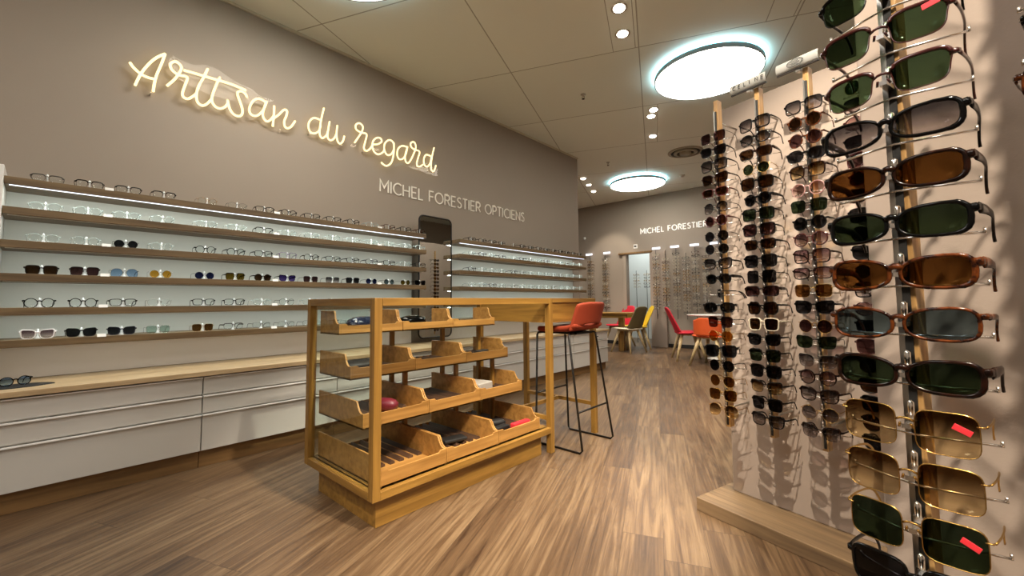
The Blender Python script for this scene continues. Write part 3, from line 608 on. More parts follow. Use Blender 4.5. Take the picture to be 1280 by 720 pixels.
    for sgn in (-1, 1):
        t = MB(); T = {'thick': (.0022, .0085), 'full': (.0019, .0045), 'brow': (.0019, .0042), 'wire': (.0012, .0016), 'none': (.0011, .0015)}[rim]
        pts = [(sgn * xo, y0, zh), (sgn * (xo + .001), y0 + .03, zh), (sgn * (xo - .001), y0 + .065, zh - .001), (sgn * (xo - .004), y0 + .088, zh - .004), (sgn * (xo - .007), y0 + .103, zh - .014), (sgn * (xo - .009), y0 + .114, zh - .030), (sgn * (xo - .009), y0 + .118, zh - .040)]
        pts = sm(pts, 2) if not lo else pts; n = len(pts)
        rz = [T[1] + (.0032 - T[1]) * min(1, i / n * 1.2) if rim == 'thick' else T[1] + (.003 - T[1]) * (i / n) for i in range(n)]
        t.tube(pts, T[0], 6 if not lo else 4, 0, rz=rz)
        parts.append(('temple', t.mesh('temple', tmat or fmat)))
    return parts
CACHE = {}
def key_parts(key, **kw):
    if key not in CACHE: CACHE[key] = pair_parts(**kw)
    return CACHE[key]
def place_pair(kind, parts, loc, rz, label, group, tilt=0, roll=0):
    root = empty(kind, loc, rz, label, kind, group)
    if tilt or roll: root.rotation_euler = (tilt, roll, rz)
    for n, me in parts: link(me, n, root)
    return root
def joined(parts, name):
    """one mesh for a pair too small in view to show its parts"""
    me = bpy.data.meshes.new(name); bm = bmesh.new(); off = 0
    for n, p in parts:
        nf = len(bm.faces); bm.from_mesh(p); bm.faces.ensure_lookup_table()
        for f in bm.faces[nf:]: f.material_index = off
        off += 1
    bm.to_mesh(me); bm.free()
    for n, p in parts: me.materials.append(p.materials[0])
    return me
# ------------------------------------------------------------------ spectacles on the wall shelves
ST = MB().lathe([(.0145, 0), (.0145, .0025), (.009, .009), (.005, .018), (.0045, .036), (.0068, .046), (.006, .056), (.002, .061)], 12).mesh('glasses_stand', M['stand'])
TK = MB().prism([(0, 0), (.016, .0), (.003, .020)], lambda p: (p[0] - .016, -.022, p[1]), lambda p: (p[0] - .016, .022, p[1])).mesh('price_ticket', M['white'])
EY1 = [-.016, .178, .375, .573, .842, 1.050, 1.256, 1.455, 1.660, 1.867, 2.071, 2.277, 2.485, 2.690, 2.890]
# style: (frame words, shape, rim, frame material, lens material, lens words, sunglasses?)
def E_(fw, sh, rim, fm, lm='clear', lw=None, sun=False): return (fw, sh, rim, fm, lm, lw, sun)
k_ = E_
CL = k_('clear crystal', 'oval', 'full', 'crystal'); CLR = k_('clear round', 'round', 'full', 'crystal')
BB = k_('black browline', 'brow', 'brow', 'black'); BR = k_('black round', 'round', 'full', 'black'); BX = k_('black rectangular', 'rect', 'full', 'black')
TD = k_('dark wire', 'oval', 'wire', 'greywire'); PU = k_('lilac crystal', 'square', 'full', 'purple')
ROWS1 = [
    [k_('grey rimless', 'rect', 'brow', 'greywire'), BB, BB, BB, k_('gold wire', 'round', 'wire', 'gold'), k_('grey wire', 'oval', 'wire', 'greywire'), BX, BR, BX, BX, BR, CL, k_('brown', 'square', 'full', 'tortoise'), k_('black', 'square', 'full', 'black'), k_('brown', 'round', 'full', 'tortoise')],
    [CL, CLR, CL, CLR, CL, CL, BB, CLR, CL, CLR, CL, CL, CLR, CL, CL],
    [CL, CLR, k_('black round', 'round', 'wire', 'black', 'dark', 'black', True), CLR, BR, k_('black round', 'round', 'full', 'black'), BX, PU, BR, BX, k_('slim black', 'oval', 'full', 'black'), k_('blue grey', 'oval', 'full', 'navy'), BX, CLR, BX],
    [k_('dark brown', 'square', 'full', 'darkbrown', 'dkbrown', 'dark brown', True), k_('brown', 'square', 'brow', 'darkbrown', 'plum', 'plum', True), k_('slim black', 'aviator', 'wire', 'black', 'blue', 'pale blue', True), k_('silver', 'round', 'wire', 'silver', 'gold', 'amber', True),
     k_('thin navy', 'round', 'wire', 'navy', 'navy', 'navy', True), k_('dark', 'square', 'brow', 'darkbrown', 'olive', 'olive', True), k_('dark brown', 'round', 'full', 'darkbrown', 'dkbrown', 'brown', True), k_('black', 'cat', 'brow', 'black', 'purple', 'purple', True), k_('brown', 'square', 'wire', 'darkbrown', 'plum', 'brown', True),
     k_('grey', 'square', 'wire', 'greywire', 'grey', 'grey', True), k_('black', 'square', 'brow', 'black', 'dark', 'black', True), k_('thin navy', 'round', 'wire', 'navy', 'navy', 'dark blue', True), k_('thin grey', 'round', 'wire', 'greywire', 'bluegrey', 'slate blue', True), k_('silver', 'round', 'wire', 'silver', 'olive', 'gold brown', True), k_('black', 'cat', 'full', 'black', 'dark', 'black', True)],
    [k_('black round', 'round', 'full', 'black'), k_('dark round', 'round', 'full', 'black'), BX, k_('clear rimless', 'oval', 'wire', 'silver'), BX, BX, CL, k_('dark wire', 'round', 'wire', 'black'), CL, k_('dark wire', 'round', 'wire', 'black'), CLR, CL, CLR, CL, CL],
    [k_('white', 'cat', 'thick', 'whiteframe', 'mauve', 'mauve', True), k_('black', 'cat', 'full', 'black', 'dark', 'black', True), k_('dark navy', 'cat', 'full', 'navy', 'dark', 'dark blue', True), k_('rimless', 'square', 'wire', 'silver', 'palegreen', 'pale green', True), k_('small brown', 'square', 'wire', 'gold', 'brown', 'brown', True),
     k_('grey rectangular', 'rect', 'brow', 'greywire'), k_('grey rectangular', 'rect', 'wire', 'greywire'), k_('slim dark', 'oval', 'wire', 'black'), k_('slim dark', 'oval', 'wire', 'black'), TD, CL, CL, CL, CL, CL]]
SHELF_N = ['top', 'second', 'third', 'fourth', 'fifth', 'bottom']
def sty(st, lo):
    return key_parts((st[1], st[2], st[3], st[4], lo), shape=st[1], rim=st[2], fmat=M[st[3]], lmat=L[st[4]], lo=lo, scale=1.02, bias=1.12)
rnd = random.Random(3)
for r_, row in enumerate(ROWS1):
    for i, st in enumerate(row):
        z = LV[r_]; kind = 'sunglasses' if st[6] else 'eyeglasses'; wds = st[0] + (' ' + kind) + (f' with {st[5]} lenses' if st[5] else '')
        lb = f'{wds}, {ORD[i]} from left, {SHELF_N[r_]} shelf, left unit'
        place_pair(kind, sty(st, False), (-3.955, EY1[i], z + .036), PI / 2 + rnd.uniform(-.08, .08), lb, f'{kind} on the left shelving')
        s = link(ST, 'glasses_stand'); s.location = (-3.962 - .012, EY1[i], z); tag(s, f'clear stand of {ORD[i]} glasses from left on {SHELF_N[r_]} shelf, left unit', 'stand', 'stands on the left shelving')
    for q, y in enumerate((.272, 1.337, 2.335)):
        t = link(TK, 'price_ticket'); t.location = (SX + .003, y, LV[r_] - .004)
        if y < 2: tag(t, f'small white ticket, {["left", "middle"][q]} one on {SHELF_N[r_]} shelf, left unit', 'ticket', 'white shelf tickets')
        else: tag(t, f'small white ticket, right one on {SHELF_N[r_]} shelf, left unit', 'ticket', 'white shelf tickets')
EY2 = [3.70, 3.89, 4.08, 4.27, 4.52, 4.715, 4.91, 5.105, 5.30, 5.49, 5.69, 5.87, 6.06, 6.26]
J2 = {k: joined(sty(v, True), 'eyeglasses') for k, v in dict(cl=CL, clr=CLR, bb=BB, br=BR, bx=BX, td=TD, bt=k_('blue', 'oval', 'full', 'navy')).items()}
NM2 = dict(cl='clear', clr='clear round', bb='black browline', br='black round', bx='black rectangular', td='thin grey', bt='blue')
for r_ in range(5):
    for i, y in enumerate(EY2):
        k = (['bx', 'br', 'bb', 'bx', 'br'][(i * 3 + 1) % 5] if i != 4 else 'td') if r_ == 0 else ('bt' if (r_ == 1 and i in (1, 3, 5, 8)) or (r_ == 2 and i in (0, 4)) or (r_ == 3 and i == 2) else 'td' if (r_ + i) % 5 == 2 else 'clr' if i % 2 else 'cl')
        o = link(J2[k], 'eyeglasses'); o.location = (-3.955, y, LV[r_] + .036); o.rotation_euler = (0, 0, PI / 2 + rnd.uniform(-.12, .12))
        tag(o, f'{NM2[k]} eyeglasses, {ORD[i]} from left on {SHELF_N[r_]} shelf right of the mirror', 'eyeglasses', 'eyeglasses on the farther shelving')
        s = link(ST, 'glasses_stand'); s.location = (-3.974, y, LV[r_]); tag(s, f'clear stand of {ORD[i]} eyeglasses from left on {SHELF_N[r_]} shelf right of mirror', 'stand', 'stands on the farther shelving')
# pair lying on the worktop at the far left
pp = place_pair('eyeglasses', key_parts('wt', shape='round', rim='full', fmat=M['black'], lmat=L['blue'], scale=1.0), (-3.80, -.09, .678 + .036), PI / 2 + .25, 'black eyeglasses with bluish lenses resting on a black cloth on the worktop', None)
cl = MB(); n = 14
vs = [(.085 * math.cos(2 * PI * k / n) * (1 + .12 * math.sin(3 * k)), .15 * math.sin(2 * PI * k / n) * (1 + .1 * math.cos(2 * k)), 0) for k in range(n)]
cl.add(vs + [(a * .97, b * .97, .006) for a, b, c in vs], [tuple(range(n - 1, -1, -1)), tuple(range(n, 2 * n))] + [(k, (k + 1) % n, n + (k + 1) % n, n + k) for k in range(n)])
tag(cl.obj('cleaning_cloth', M['mattblack'], loc=(-3.80, -.09, .6785)), 'flat black cloth on the worktop under the far left eyeglasses', 'cloth')
pp.location.z += .004
# ------------------------------------------------------------------ sunglasses racks on the right
RZ = math.radians(-15.7); DX, DY = math.cos(RZ), math.sin(RZ); NXv, NYv = math.sin(RZ), -math.cos(RZ)
A0 = (-.842, 2.478); W0 = (-.716, 2.702)
def rp(s, nd, z=0):
    """s along the panel direction from the platform corner, nd = distance in front of the viewer across it"""
    return Vector((DX * (s - 1.4811) - NXv * nd, DY * (s - 1.4811) - NYv * nd, z))
def slab(name, s0, s1, n0, n1, z0, z1, mat, bev=.003):
    o = MB().box(0, s1 - s0, -(n1 - n0), 0, z0, z1).obj(name, mat, bevel=bev); p = rp(s0, n1); o.location = (p.x, p.y, 0); o.rotation_euler = (0, 0, RZ); return o
tag(slab('platform', 0, 2.3, 2.150, 2.50, 0, .068, M['platform']), 'low oak platform on the floor under the rear sunglasses panel', 'platform')
tag(slab('room_divider', .061, 2.25, 2.4074, 2.4874, .068, 2.29, M['panel']), 'pale taupe free-standing panel behind the three far sunglasses racks', 'divider')
tag(slab('room_divider', 1.137, 2.25, 1.115, 1.195, 0, 2.29, M['panel']), 'pale taupe panel behind the big nearest sunglasses rack, at right', 'divider')
ROD = MB().tube([(-.087, .017, 0), (-.03, -.004, 0), (0, -.012, 0), (.03, -.004, 0), (.087, .017, 0)], .0021, 6)
for s in (-1, 1): ROD.tube([(s * .087, .017, -.0015), (s * .087, .017, .007)], .0022, 6)
ROD = ROD.mesh('rod', M['chrome'])
BRK = MB().box(-.005, .005, -.046, -.010, -.006, .001).lathe([(.001, .008), (.0042, .011), (.0042, .030), (.001, .034)], 10, (0, -.017, 0)).box(-.006, .006, -.020, -.010, .002, .012)
BRK = BRK.mesh('nose_bracket', M['chrome'])
def rack(s, nd, z0, z1, rows, lb):
    p = rp(s, nd); root = empty('sunglasses_rack', (p.x, p.y, z0), RZ, lb, 'display rack'); h = z1 - z0
    MB().box(-.011, .012, -.006, .036, 0, h).obj('post', M['pole_wood'], root, bevel=.0015)
    MB().box(-.0105, -.0035, -.011, -.0062, 0.01, h - .06).obj('channel', M['steel'], root)
    MB().box(-.0034, .006, -.0095, -.0062, .012, h - .065).obj('slot', M['mattblack'], root)
    wall = {True: .2}
    for zz in (.10, h - .12): MB().tube([(0, .022, zz), (0, .20, zz)], .005, 8).obj('wall_arm', M['steel'], root)
    for z in rows:
        link(ROD, 'rod', root).location = (0, 0, z - z0 - .020); link(BRK, 'nose_bracket', root).location = (0, 0, z - z0)
    return root
def R_(fw, sh, rim, fm, lm, lw, scale=1.0, **kw): return (fw, sh, rim, fm, lm, lw, scale, kw)
Rk = {
    1: [R_('grey metal', 'square', 'wire', 'greywire', 'plum', 'mauve'), R_('black', 'cat', 'full', 'black', 'dark', 'black', .9), R_('black', 'square', 'full', 'black', 'grey', 'grey'), R_('dark tortoise', 'cat', 'full', 'darkbrown', 'dkbrown', 'brown'), R_('burgundy', 'rect', 'full', 'burgundy', 'brown', 'brown', .95), R_('thin dark', 'aviator', 'wire', 'black', 'grey', 'grey', .92),
        R_('burgundy', 'round', 'full', 'burgundy', 'plum', 'plum', .93), R_('thin black', 'round', 'wire', 'black', 'dark', 'dark', .97), R_('thin grey', 'round', 'wire', 'greywire', 'dark', 'smoky', .95), R_('black', 'cat', 'full', 'black', 'grey', 'grey'), R_('glossy black', 'oval', 'thick', 'black', 'dark', 'black', .95), R_('black', 'round', 'wire', 'black', 'dark', 'black', .8),
        R_('black wraparound', 'oval', 'thick', 'black', 'dark', 'black'), R_('dark brown', 'square', 'wire', 'darkbrown', 'plum', 'brown'), R_('brown', 'round', 'wire', 'gold', 'amber', 'orange brown'), R_('chunky black', 'square', 'thick', 'black', 'dark', 'dark'), R_('black metal', 'round', 'wire', 'black', 'navy', 'navy'), R_('thin gold', 'round', 'wire', 'gold', 'brown', 'brown'), R_('rimless', 'square', 'wire', 'gold', 'brown', 'brown'), R_('gold', 'aviator', 'wire', 'gold', 'browngrad', 'brown gradient')],
    2: [R_('black', 'square', 'full', 'black', 'grey', 'grey gradient', 1.03), R_('black', 'oval', 'full', 'black', 'grey', 'dark'), R_('black', 'rect', 'thick', 'darkbrown', 'dkbrown', 'brown'), R_('thin gold', 'round', 'wire', 'gold', 'dkgreen', 'green', .92), R_('big black', 'square', 'full', 'black', 'brown', 'brown', 1.03), R_('black', 'round', 'thick', 'black', 'dark', 'black', .93), R_('black', 'square', 'full', 'black', 'dkgreen', 'green'), R_('black', 'square', 'full', 'black', 'plum', 'plum'),
        R_('black', 'rect', 'full', 'black', 'olive', 'olive', 1.03), R_('black', 'square', 'full', 'black', 'navy', 'navy', 1.02), R_('black', 'bigsquare', 'wire', 'black', 'dark', 'smoky', .92), R_('black', 'rect', 'thick', 'darkbrown', 'plum', 'brown'), R_('black', 'hex', 'full', 'black', 'olive', 'brown'), R_('beige', 'square', 'full', 'cream', 'brown', 'brown'), R_('black', 'cat', 'brow', 'black', 'dark', 'black'), R_('black', 'square', 'brow', 'black', 'dkgreen', 'dark green'),
        R_('studded black', 'square', 'full', 'black', 'dark', 'black', 1.0, studs=True), R_('black', 'cat', 'brow', 'black', 'browngrad', 'brown gradient', 1.02), R_('black', 'square', 'brow', 'black', 'dark', 'black'), R_('black', 'cat', 'full', 'black', 'grey', 'grey gradient')],
    3: [R_('black', 'square', 'full', 'black', 'grey', 'grey gradient'), R_('brown', 'round', 'full', 'tortoise', 'brown', 'brown'), R_('brown tortoise', 'round', 'full', 'tortoise', 'plum', 'brown'), R_('glossy black', 'oval', 'thick', 'black', 'navy', 'black'), R_('dark brown', 'square', 'full', 'darkbrown', 'browngrad', 'brown gradient'), R_('pink crystal', 'round', 'full', 'pink', 'pink', 'pink'), R_('thin dark', 'square', 'wire', 'black', 'dkgreen', 'green'), R_('black', 'round', 'full', 'black', 'dark', 'grey', .96),
        R_('burgundy', 'round', 'full', 'burgundy', 'mauve', 'mauve'), R_('dark', 'square', 'full', 'darkbrown', 'mauve', 'rosy gradient'), R_('dark brown', 'rect', 'full', 'darkbrown', 'mauve', 'pale brown', 1.05), R_('rimless', 'square', 'wire', 'gold', 'brown', 'brown'), R_('black', 'cat', 'full', 'black', 'navy', 'blue black'), R_('rimless', 'round', 'wire', 'gold', 'plum', 'brown'), R_('black', 'cat', 'wire', 'black', 'dkgreen', 'dark green', 1.03), R_('thin metal', 'cat', 'wire', 'greywire', 'grey', 'grey gradient', 1.03),
        R_('studded brown', 'round', 'full', 'darkbrown', 'mauve', 'mauve gradient', 1.0, studs=True), R_('dark', 'cat', 'full', 'darkbrown', 'grey', 'grey gradient'), R_('thin gold', 'round', 'wire', 'gold', 'grey', 'smoky gradient', 1.04), R_('dark', 'cat', 'brow', 'darkbrown', 'grey', 'dark')],
    4: [R_('thin gold', 'round', 'wire', 'gold', 'green', 'green'), R_('dark', 'square', 'full', 'black', 'grey', 'grey'), R_('red', 'oval', 'full', 'burgundy', 'pink', 'pink'), R_('black', 'rect', 'full', 'black', 'dark', 'black'), R_('burgundy', 'square', 'full', 'burgundy', 'plum', 'plum'), R_('brown', 'round', 'full', 'tortoise', 'plum', 'brown'), R_('dark brown', 'cat', 'full', 'darkbrown', 'brown', 'brown'), R_('black', 'square', 'full', 'black', 'dark', 'black'), R_('black', 'round', 'full', 'black', 'brown', 'brown'), R_('black', 'cat', 'full', 'black', 'dark', 'black')] * 2}
ROWZ = [2.05 - .0774 * i for i in range(20)]
SR = {1: .1675, 2: .3885, 3: .6095, 4: .8305}
RN = {1: 'the leftmost rack', 2: 'the lettered-sign rack', 3: 'the oval-logo rack', 4: 'the half hidden rack'}
rr = random.Random(11)
def rack_pair(st, s, nd, z, lb, grp, rot=0, tilt=0, near=False):
    parts = key_parts(('R', near) + st[1:5] + (st[6], tuple(sorted(st[7].items()))), shape=st[1], rim=st[2], fmat=M[st[3]], lmat=L[st[4]], scale=st[6] * 1.08, tmat=None, bias=1.0 if near else 1.13, **st[7])
    p = rp(s, nd, z); return place_pair('sunglasses', parts, p, RZ + rot, lb, grp, tilt=tilt)
for k in (1, 2, 3, 4):
    Rk[k] = [st[:4] + ({'brown': 'dkbrown' if st[2] != 'wire' else 'brown', 'navy': 'dark', 'olive': 'dkbrown'}.get(st[4], st[4]),) + st[5:] for st in Rk[k]]
    rack(SR[k], 2.2074, .48, 2.26 if k == 1 else 2.235, ROWZ, {1: 'oak display post with chrome rods, the leftmost and farthest one', 2: 'oak display post with chrome rods under the lettered sign', 3: 'oak display post with chrome rods under the oval logo sign', 4: 'oak display post with chrome rods mostly hidden behind the near panel'}[k])
    for i, st in enumerate(Rk[k]):
        rot = rr.uniform(-.10, .10)
        if k == 1 and i == 11: rot = -1.15
        if k == 1 and i in (12, 15): rot = .35
        rack_pair(st, SR[k], 2.2074 - .048, ROWZ[i] + rr.uniform(-.004, .004), f'{st[0]} {"" if st[0].split()[-1] in ("browline", "wraparound") else st[1].replace("ovalrect", "oval").replace("bigsquare", "square").replace("cat", "cat-eye").replace("hex", "hexagonal") + " "}sunglasses, {st[5]} lenses, {ORD[i]} from top on {RN[k]}', f'sunglasses hanging on rack {["one", "two", "three", "four"][k - 1]}', rot)
def rack_sign(s, text, lb):
    p = rp(s, 2.18, 2.237); root = empty('rack_sign', p, RZ, lb, 'sign'); w = .0885
    prof = [(-.012 * math.cos(math.radians(a)) , .025 + .026 * math.sin(math.radians(a))) for a in (-70, -45, -20, 0, 20, 45, 70)]
    vs = []; fs = []; n = len(prof)
    for sx in (-w, w):
        for t in (0, .002):
            for y, z in prof: vs.append((sx, y + t, z))
    for i in range(n - 1):
        fs.append((i, i + 1, 2 * n + i + 1, 2 * n + i)); fs.append((n + i, 3 * n + i, 3 * n + i + 1, n + i + 1))
    for a in (0, 2 * n):
        for i in range(n - 1): fs.append((a + i, a + n + i, a + n + i + 1, a + i + 1))
    fs += [(0, 2 * n, 3 * n, n), (n - 1, 2 * n - 1, 4 * n - 1, 3 * n - 1)]
    MB().add(vs, fs, 0, True).obj('sign_face', M['white_sign'], root)
    MB().box(-w, w, -.004, .006, -.006, .0).obj('base_rail', M['black_metal'], root)
    MB().box(-.009, .009, .0, .028, -.016, -.003).obj('clip', M['steel'], root)
    yf = -.0135
    if text:
        x = -.073
        for c in text:
            gw, st = GLY[c]; mb = MB()
            for q in st: ribbon(mb, [(x + .019 * a, .016 + .019 * b) for a, b in q], .0031, lambda a, b, d: (a, yf - d, b), .0012)
            mb.obj('letter', M['ink'], root); x += .0285
    else:
        for (rx, rz, st) in ((.034, .018, .0020), (.029, .0145, .0010)):
            mb = MB(); ribbon(mb, arc(-.004, .025, rx, rz, 0, 360, 30), st, lambda a, b, d: (a, yf - d, b), .0012); mb.obj('logo_ring', M['ink'], root)
        mb = MB()
        for zc, x0, x1 in ((.032, -.018, .010), (.025, -.026, .018), (.018, -.016, .008)):
            x = x0
            while x < x1: ribbon(mb, [(x, zc - .002), (x, zc + .002)], .0012, lambda a, b, d: (a, yf - d, b), .0012); ribbon(mb, [(x, zc + .002), (x + .0022, zc - .002)], .0010, lambda a, b, d: (a, yf - d, b), .0012); x += .0044
        mb.obj('logo_mark', M['ink'], root)
rack_sign(.360, 'CELINE', 'white curved lettered sign on top of the second rack')
rack_sign(.587, None, 'white curved sign with an oval logo on top of the third rack')
# nearest rack
NEAR = [
    (4, R_('black browline', 'brow', 'brow', 'black', 'green', 'green', 1.13)), (5, R_('red-black browline', 'brow', 'brow', 'burgundy', 'green', 'green', 1.13)), (6, R_('burgundy browline', 'brow', 'brow', 'burgundy', 'green', 'green', 1.13)),
    (7, R_('thick black', 'ovalrect', 'thick', 'black', 'grey', 'grey', 1.0)), (8, R_('thick dark brown', 'ovalrect', 'thick', 'darkbrown', 'brown', 'brown', 1.0)), (9, R_('thick black', 'ovalrect', 'thick', 'black', 'dkgreen', 'dark green', 1.0)),
    (10, R_('thick brown tortoise', 'ovalrect', 'thick', 'tortoise', 'brown', 'brown', 1.0)), (11, R_('brown tortoise', 'ovalrect', 'full', 'tortoise', 'bluegrey', 'blue grey', 1.02)), (12, R_('thick dark', 'ovalrect', 'thick', 'darkbrown', 'dkgreen', 'green', 1.0)),
    (13, R_('slim gold', 'bigsquare', 'wire', 'gold', 'browngrad', 'brown gradient', 1.0)), (14, R_('slim gold', 'bigsquare', 'wire', 'gold', 'browngrad', 'sepia gradient', 1.0)), (15, R_('slim gold', 'bigsquare', 'wire', 'gold', 'dkgreen', 'dark green', 1.0)), (16, R_('black', 'square', 'full', 'black', 'dark', 'dark', 1.08))]
NZ = lambda i: 1.15 + (1.577 - 1.15) + (5 - i) * .07735
rack(1.2465, .910, .48, 2.2, [NZ(i) for i in range(0, 20) if NZ(i) > .5], 'big oak display post with chrome rods, nearest the camera')
NPOS = ['topmost in view', 'second in view', 'third', 'fourth', 'fifth', 'sixth', 'seventh', 'eighth', 'ninth', 'tenth', 'eleventh', 'twelfth', 'lowest in view']
for q, (i, st) in enumerate(NEAR):
    z = NZ(i)
    rack_pair(st, 1.2465, .862, z + .006, f'{st[0]} sunglasses, {st[5]} lenses, {NPOS[q]} on the nearest rack', 'sunglasses hanging on the nearest rack', [.02, .03, -.02, .03, .0, -.03, .0, .02, 0, .04, .03, .02, .05][q], near=True)
    if i in (13, 15, 4, 5):
        p = rp(1.2465 + .062, .857, z + (.008 if i > 9 else .012)); t = MB().box(-.010, .010, -.0012, .0, -.0045, .0045).obj('brand_tag', M['tag_red'], bevel=.001); t.location = p; t.rotation_euler = (0, math.radians(25 if i > 9 else -8), RZ)
        tag(t, f'small red tag on the lens of the {NPOS[q]} pair, nearest rack', 'tag', 'red lens tags')
rack(1.469, .910, .48, 2.2, [NZ(i) for i in range(0, 20) if NZ(i) > .5], 'oak display post with chrome rods cut off by the right frame edge')
for i, st, lb in ((5, R_('black', 'rect', 'full', 'black', 'green', 'green', 1.0), 'black sunglasses with green lenses cut by the upper right frame edge'), (6, R_('brown tortoise', 'ovalrect', 'full', 'tortoise', 'brown', 'brown', 1.0), 'brown tortoise sunglasses cut by the right frame edge, below the black pair')):
    rack_pair(st, 1.469, .862, NZ(i) - .060, lb, 'sunglasses hanging on the cut-off rack')
# ------------------------------------------------------------------ display case and high table
TX0, TX1, TY0, TYM, TY1, TZ = -2.770, -1.955, 1.145, 2.66, 3.335, 1.176
def bx(parent, name, mat, x0, x1, y0, y1, z0, z1, bev=.002):
    """a box part whose own origin is at its centre"""
    cx, cy, cz = (x0 + x1) / 2, (y0 + y1) / 2, (z0 + z1) / 2; o = MB().box(x0 - cx, x1 - cx, y0 - cy, y1 - cy, z0 - cz, z1 - cz).obj(name, mat, parent, bevel=bev)
    px, py, pz = parent.location if parent is not None else (0, 0, 0); o.location = (cx - px, cy - py, cz - pz); return o
case = empty('display_case', ((TX0 + TX1) / 2, 1.9, 0), 0, 'golden oak and glass display case with stepped trays, joined to a high table', 'display case')
P = .045
bx(case, 'base', M['oakY'], -2.66, -2.0, 1.19, 2.575, 0, .150)
bx(case, 'deck', M['oakY'], TX0 + .03, TX1 - .03, TY0 + .03, TYM, .165, .192)
for x in (TX0, TX1 - P):
    bx(case, 'post', M['oakZ'], x, x + P, TY0, TY0 + P, .150, TZ)
    bx(case, 'leg', M['oakZ'], x, x + P, TYM - .02, TYM - .02 + P, 0, TZ)
    bx(case, 'leg', M['oakZ'], x, x + P, TY1 - P, TY1, 0, TZ - .036)
    bx(case, 'bottom_rail', M['oakY'], x, x + P, TY0 + P, TYM - .02, .150, .192)
    bx(case, 'top_rail', M['oakY'], x, x + P, TY0 + P, TYM - .02, TZ - .042, TZ)
for y in (TY0,):
    bx(case, 'bottom_rail', M['oakX'], TX0 + P, TX1 - P, y, y + P, .150, .192); bx(case, 'top_rail', M['oakX'], TX0 + P, TX1 - P, y, y + P, TZ - .042, TZ)
bx(case, 'end_glass', M['glass'], TX0 + P - .003, TX1 - P + .003, TY0 + .018, TY0 + .024, .192, TZ - .042, 0)
bx(case, 'side_glass', M['glass'], TX0 + .018, TX0 + .024, TY0 + P - .003, TYM - .02, .192, TZ - .042, 0)
bx(case, 'top_glass', M['glass'], TX0 + P - .003, TX1 - P + .003, TY0 + P - .003, TYM, TZ - .022, TZ - .014, 0)
bx(case, 'tabletop', M['oakY'], TX0, TX1, TYM + P - .02, TY1, TZ - .034, TZ)
bx(case, 'apron', M['oakX'], TX0 + P, TX1 - P, TYM, TYM + .022, .985, TZ - .036)
bx(case, 'apron', M['oakY'], TX1 - .034, TX1 - .012, TYM + P - .02, TY1 - P, .985, TZ - .036)
bx(case, 'apron', M['oakY'], TX0 + .012, TX0 + .034, TYM + P - .02, TY1 - P, .985, TZ - .036)
bx(case, 'stretcher', M['oakX'], TX0 + P, TX1 - P, TY1 - .038, TY1 - .012, .235, .268)
bx(case, 'stretcher', M['oakY'], -2.375, -2.350, TYM + .022, TY1 - .038, .235, .268)
bx(case, 'stretcher', M['oakX'], TX0 + P, TX1 - P, TYM, TYM + .026, .235, .268)
for (x, zt) in ((-2.600, 1.0), (-2.44, .72)):
    for y in (1.66, 2.11, 2.50): bx(case, 'tray_post', M['oakZ'], x - .014, x + .014, y - .014, y + .014, .192, zt - .01)
TIER = [(-2.457, .958, .145, .066), (-2.312, .706, .145, .078), (-2.165, .455, .145, .085), (-1.993, .193, .150, .090)]
def tray(par, xf, y0, y1, z0, hb, hf, slats):
    xb = -2.712; cx, cy = (xb + xf) / 2, (y0 + y1) / 2; mb = MB(); X0, X1 = xb - cx, xf - cx; a, b = y0 - cy + .0015, y1 - cy - .0015; t = .011
    mb.box(X0, X1, a, b, 0, .010)
    side = [(X0, 0), (X1, 0), (X1, hf), (X1 - .028, hf), (X1 - .045, hf + .010), (X1 - .058, hf + .028), (X1 - .068, hb - .012), (X1 - .078, hb), (X0, hb)]
    for ya, yb in ((a, a + t), (b - t, b)): mb.prism(side, lambda p, q=ya: (p[0], q, p[1]), lambda p, q=yb: (p[0], q, p[1]), 0)
    fr = [(a + t, 0), (b - t, 0), (b - t, hf), (b - .045, hf), (b - .055, hf - .012), (a + .055, hf - .012), (a + .045, hf), (a + t, hf)]
    mb.prism(fr, lambda p: (X1 - .012, p[0], p[1]), lambda p: (X1, p[0], p[1]), 0)
    mb.box(X0, X0 + t, a + t, b - t, 0, .030)
    if slats:
        n = 7; xs = X1 - .03 if xf < -2.2 else X1 - (.22 if y1 < 1.8 else .03 if y0 > 2 else .16)
        for k in range(n):
            yy = a + .03 + (b - a - .06) * k / (n - 1)
            mb.prism([(yy - .020, .010), (yy + .012, .010), (yy + .012, .024), (yy - .006, .034)], lambda p: (X0 + t, p[0], p[1]), lambda p: (xs, p[0], p[1]), 1)
    o = mb.obj('tray', [M['tray_oak'], M['slat']], par, bevel=.0012); o.location = (cx - par.location.x, cy - par.location.y, z0); return o
for (xf, z0, hb, hf) in TIER:
    for j in range(3): tray(case, xf, 1.203 + .45 * j, 1.203 + .45 * (j + 1), z0, hb, hf, True)
def glasses_case(name, x, y, z, rz, l, w, h, mat, lb, cat='glasses case'):
    mb = MB(); n = 18; rows = [(.0, .80), (.18, .96), (.45, 1.0), (.55, 1.0), (.8, .86), (.95, .55), (1.0, .2)]; vs = []
    for t, k in rows:
        for i in range(n):
            q = 2 * PI * i / n; c, s = math.cos(q), math.sin(q); e = .62; vs.append((l / 2 * k * math.copysign(abs(c) ** e, c), w / 2 * k * math.copysign(abs(s) ** e, s), h * t))
    fs = []
    for r in range(len(rows) - 1):
        for i in range(n): j = (i + 1) % n; fs.append((r * n + i, r * n + j, (r + 1) * n + j, (r + 1) * n + i))
    fs += [tuple(range(n - 1, -1, -1)), tuple((len(rows) - 1) * n + i for i in range(n))]
    o = mb.add(vs, fs, 0, True).obj(name, mat); o.location = (x, y, z); o.rotation_euler = (0, 0, rz); return tag(o, lb, cat)
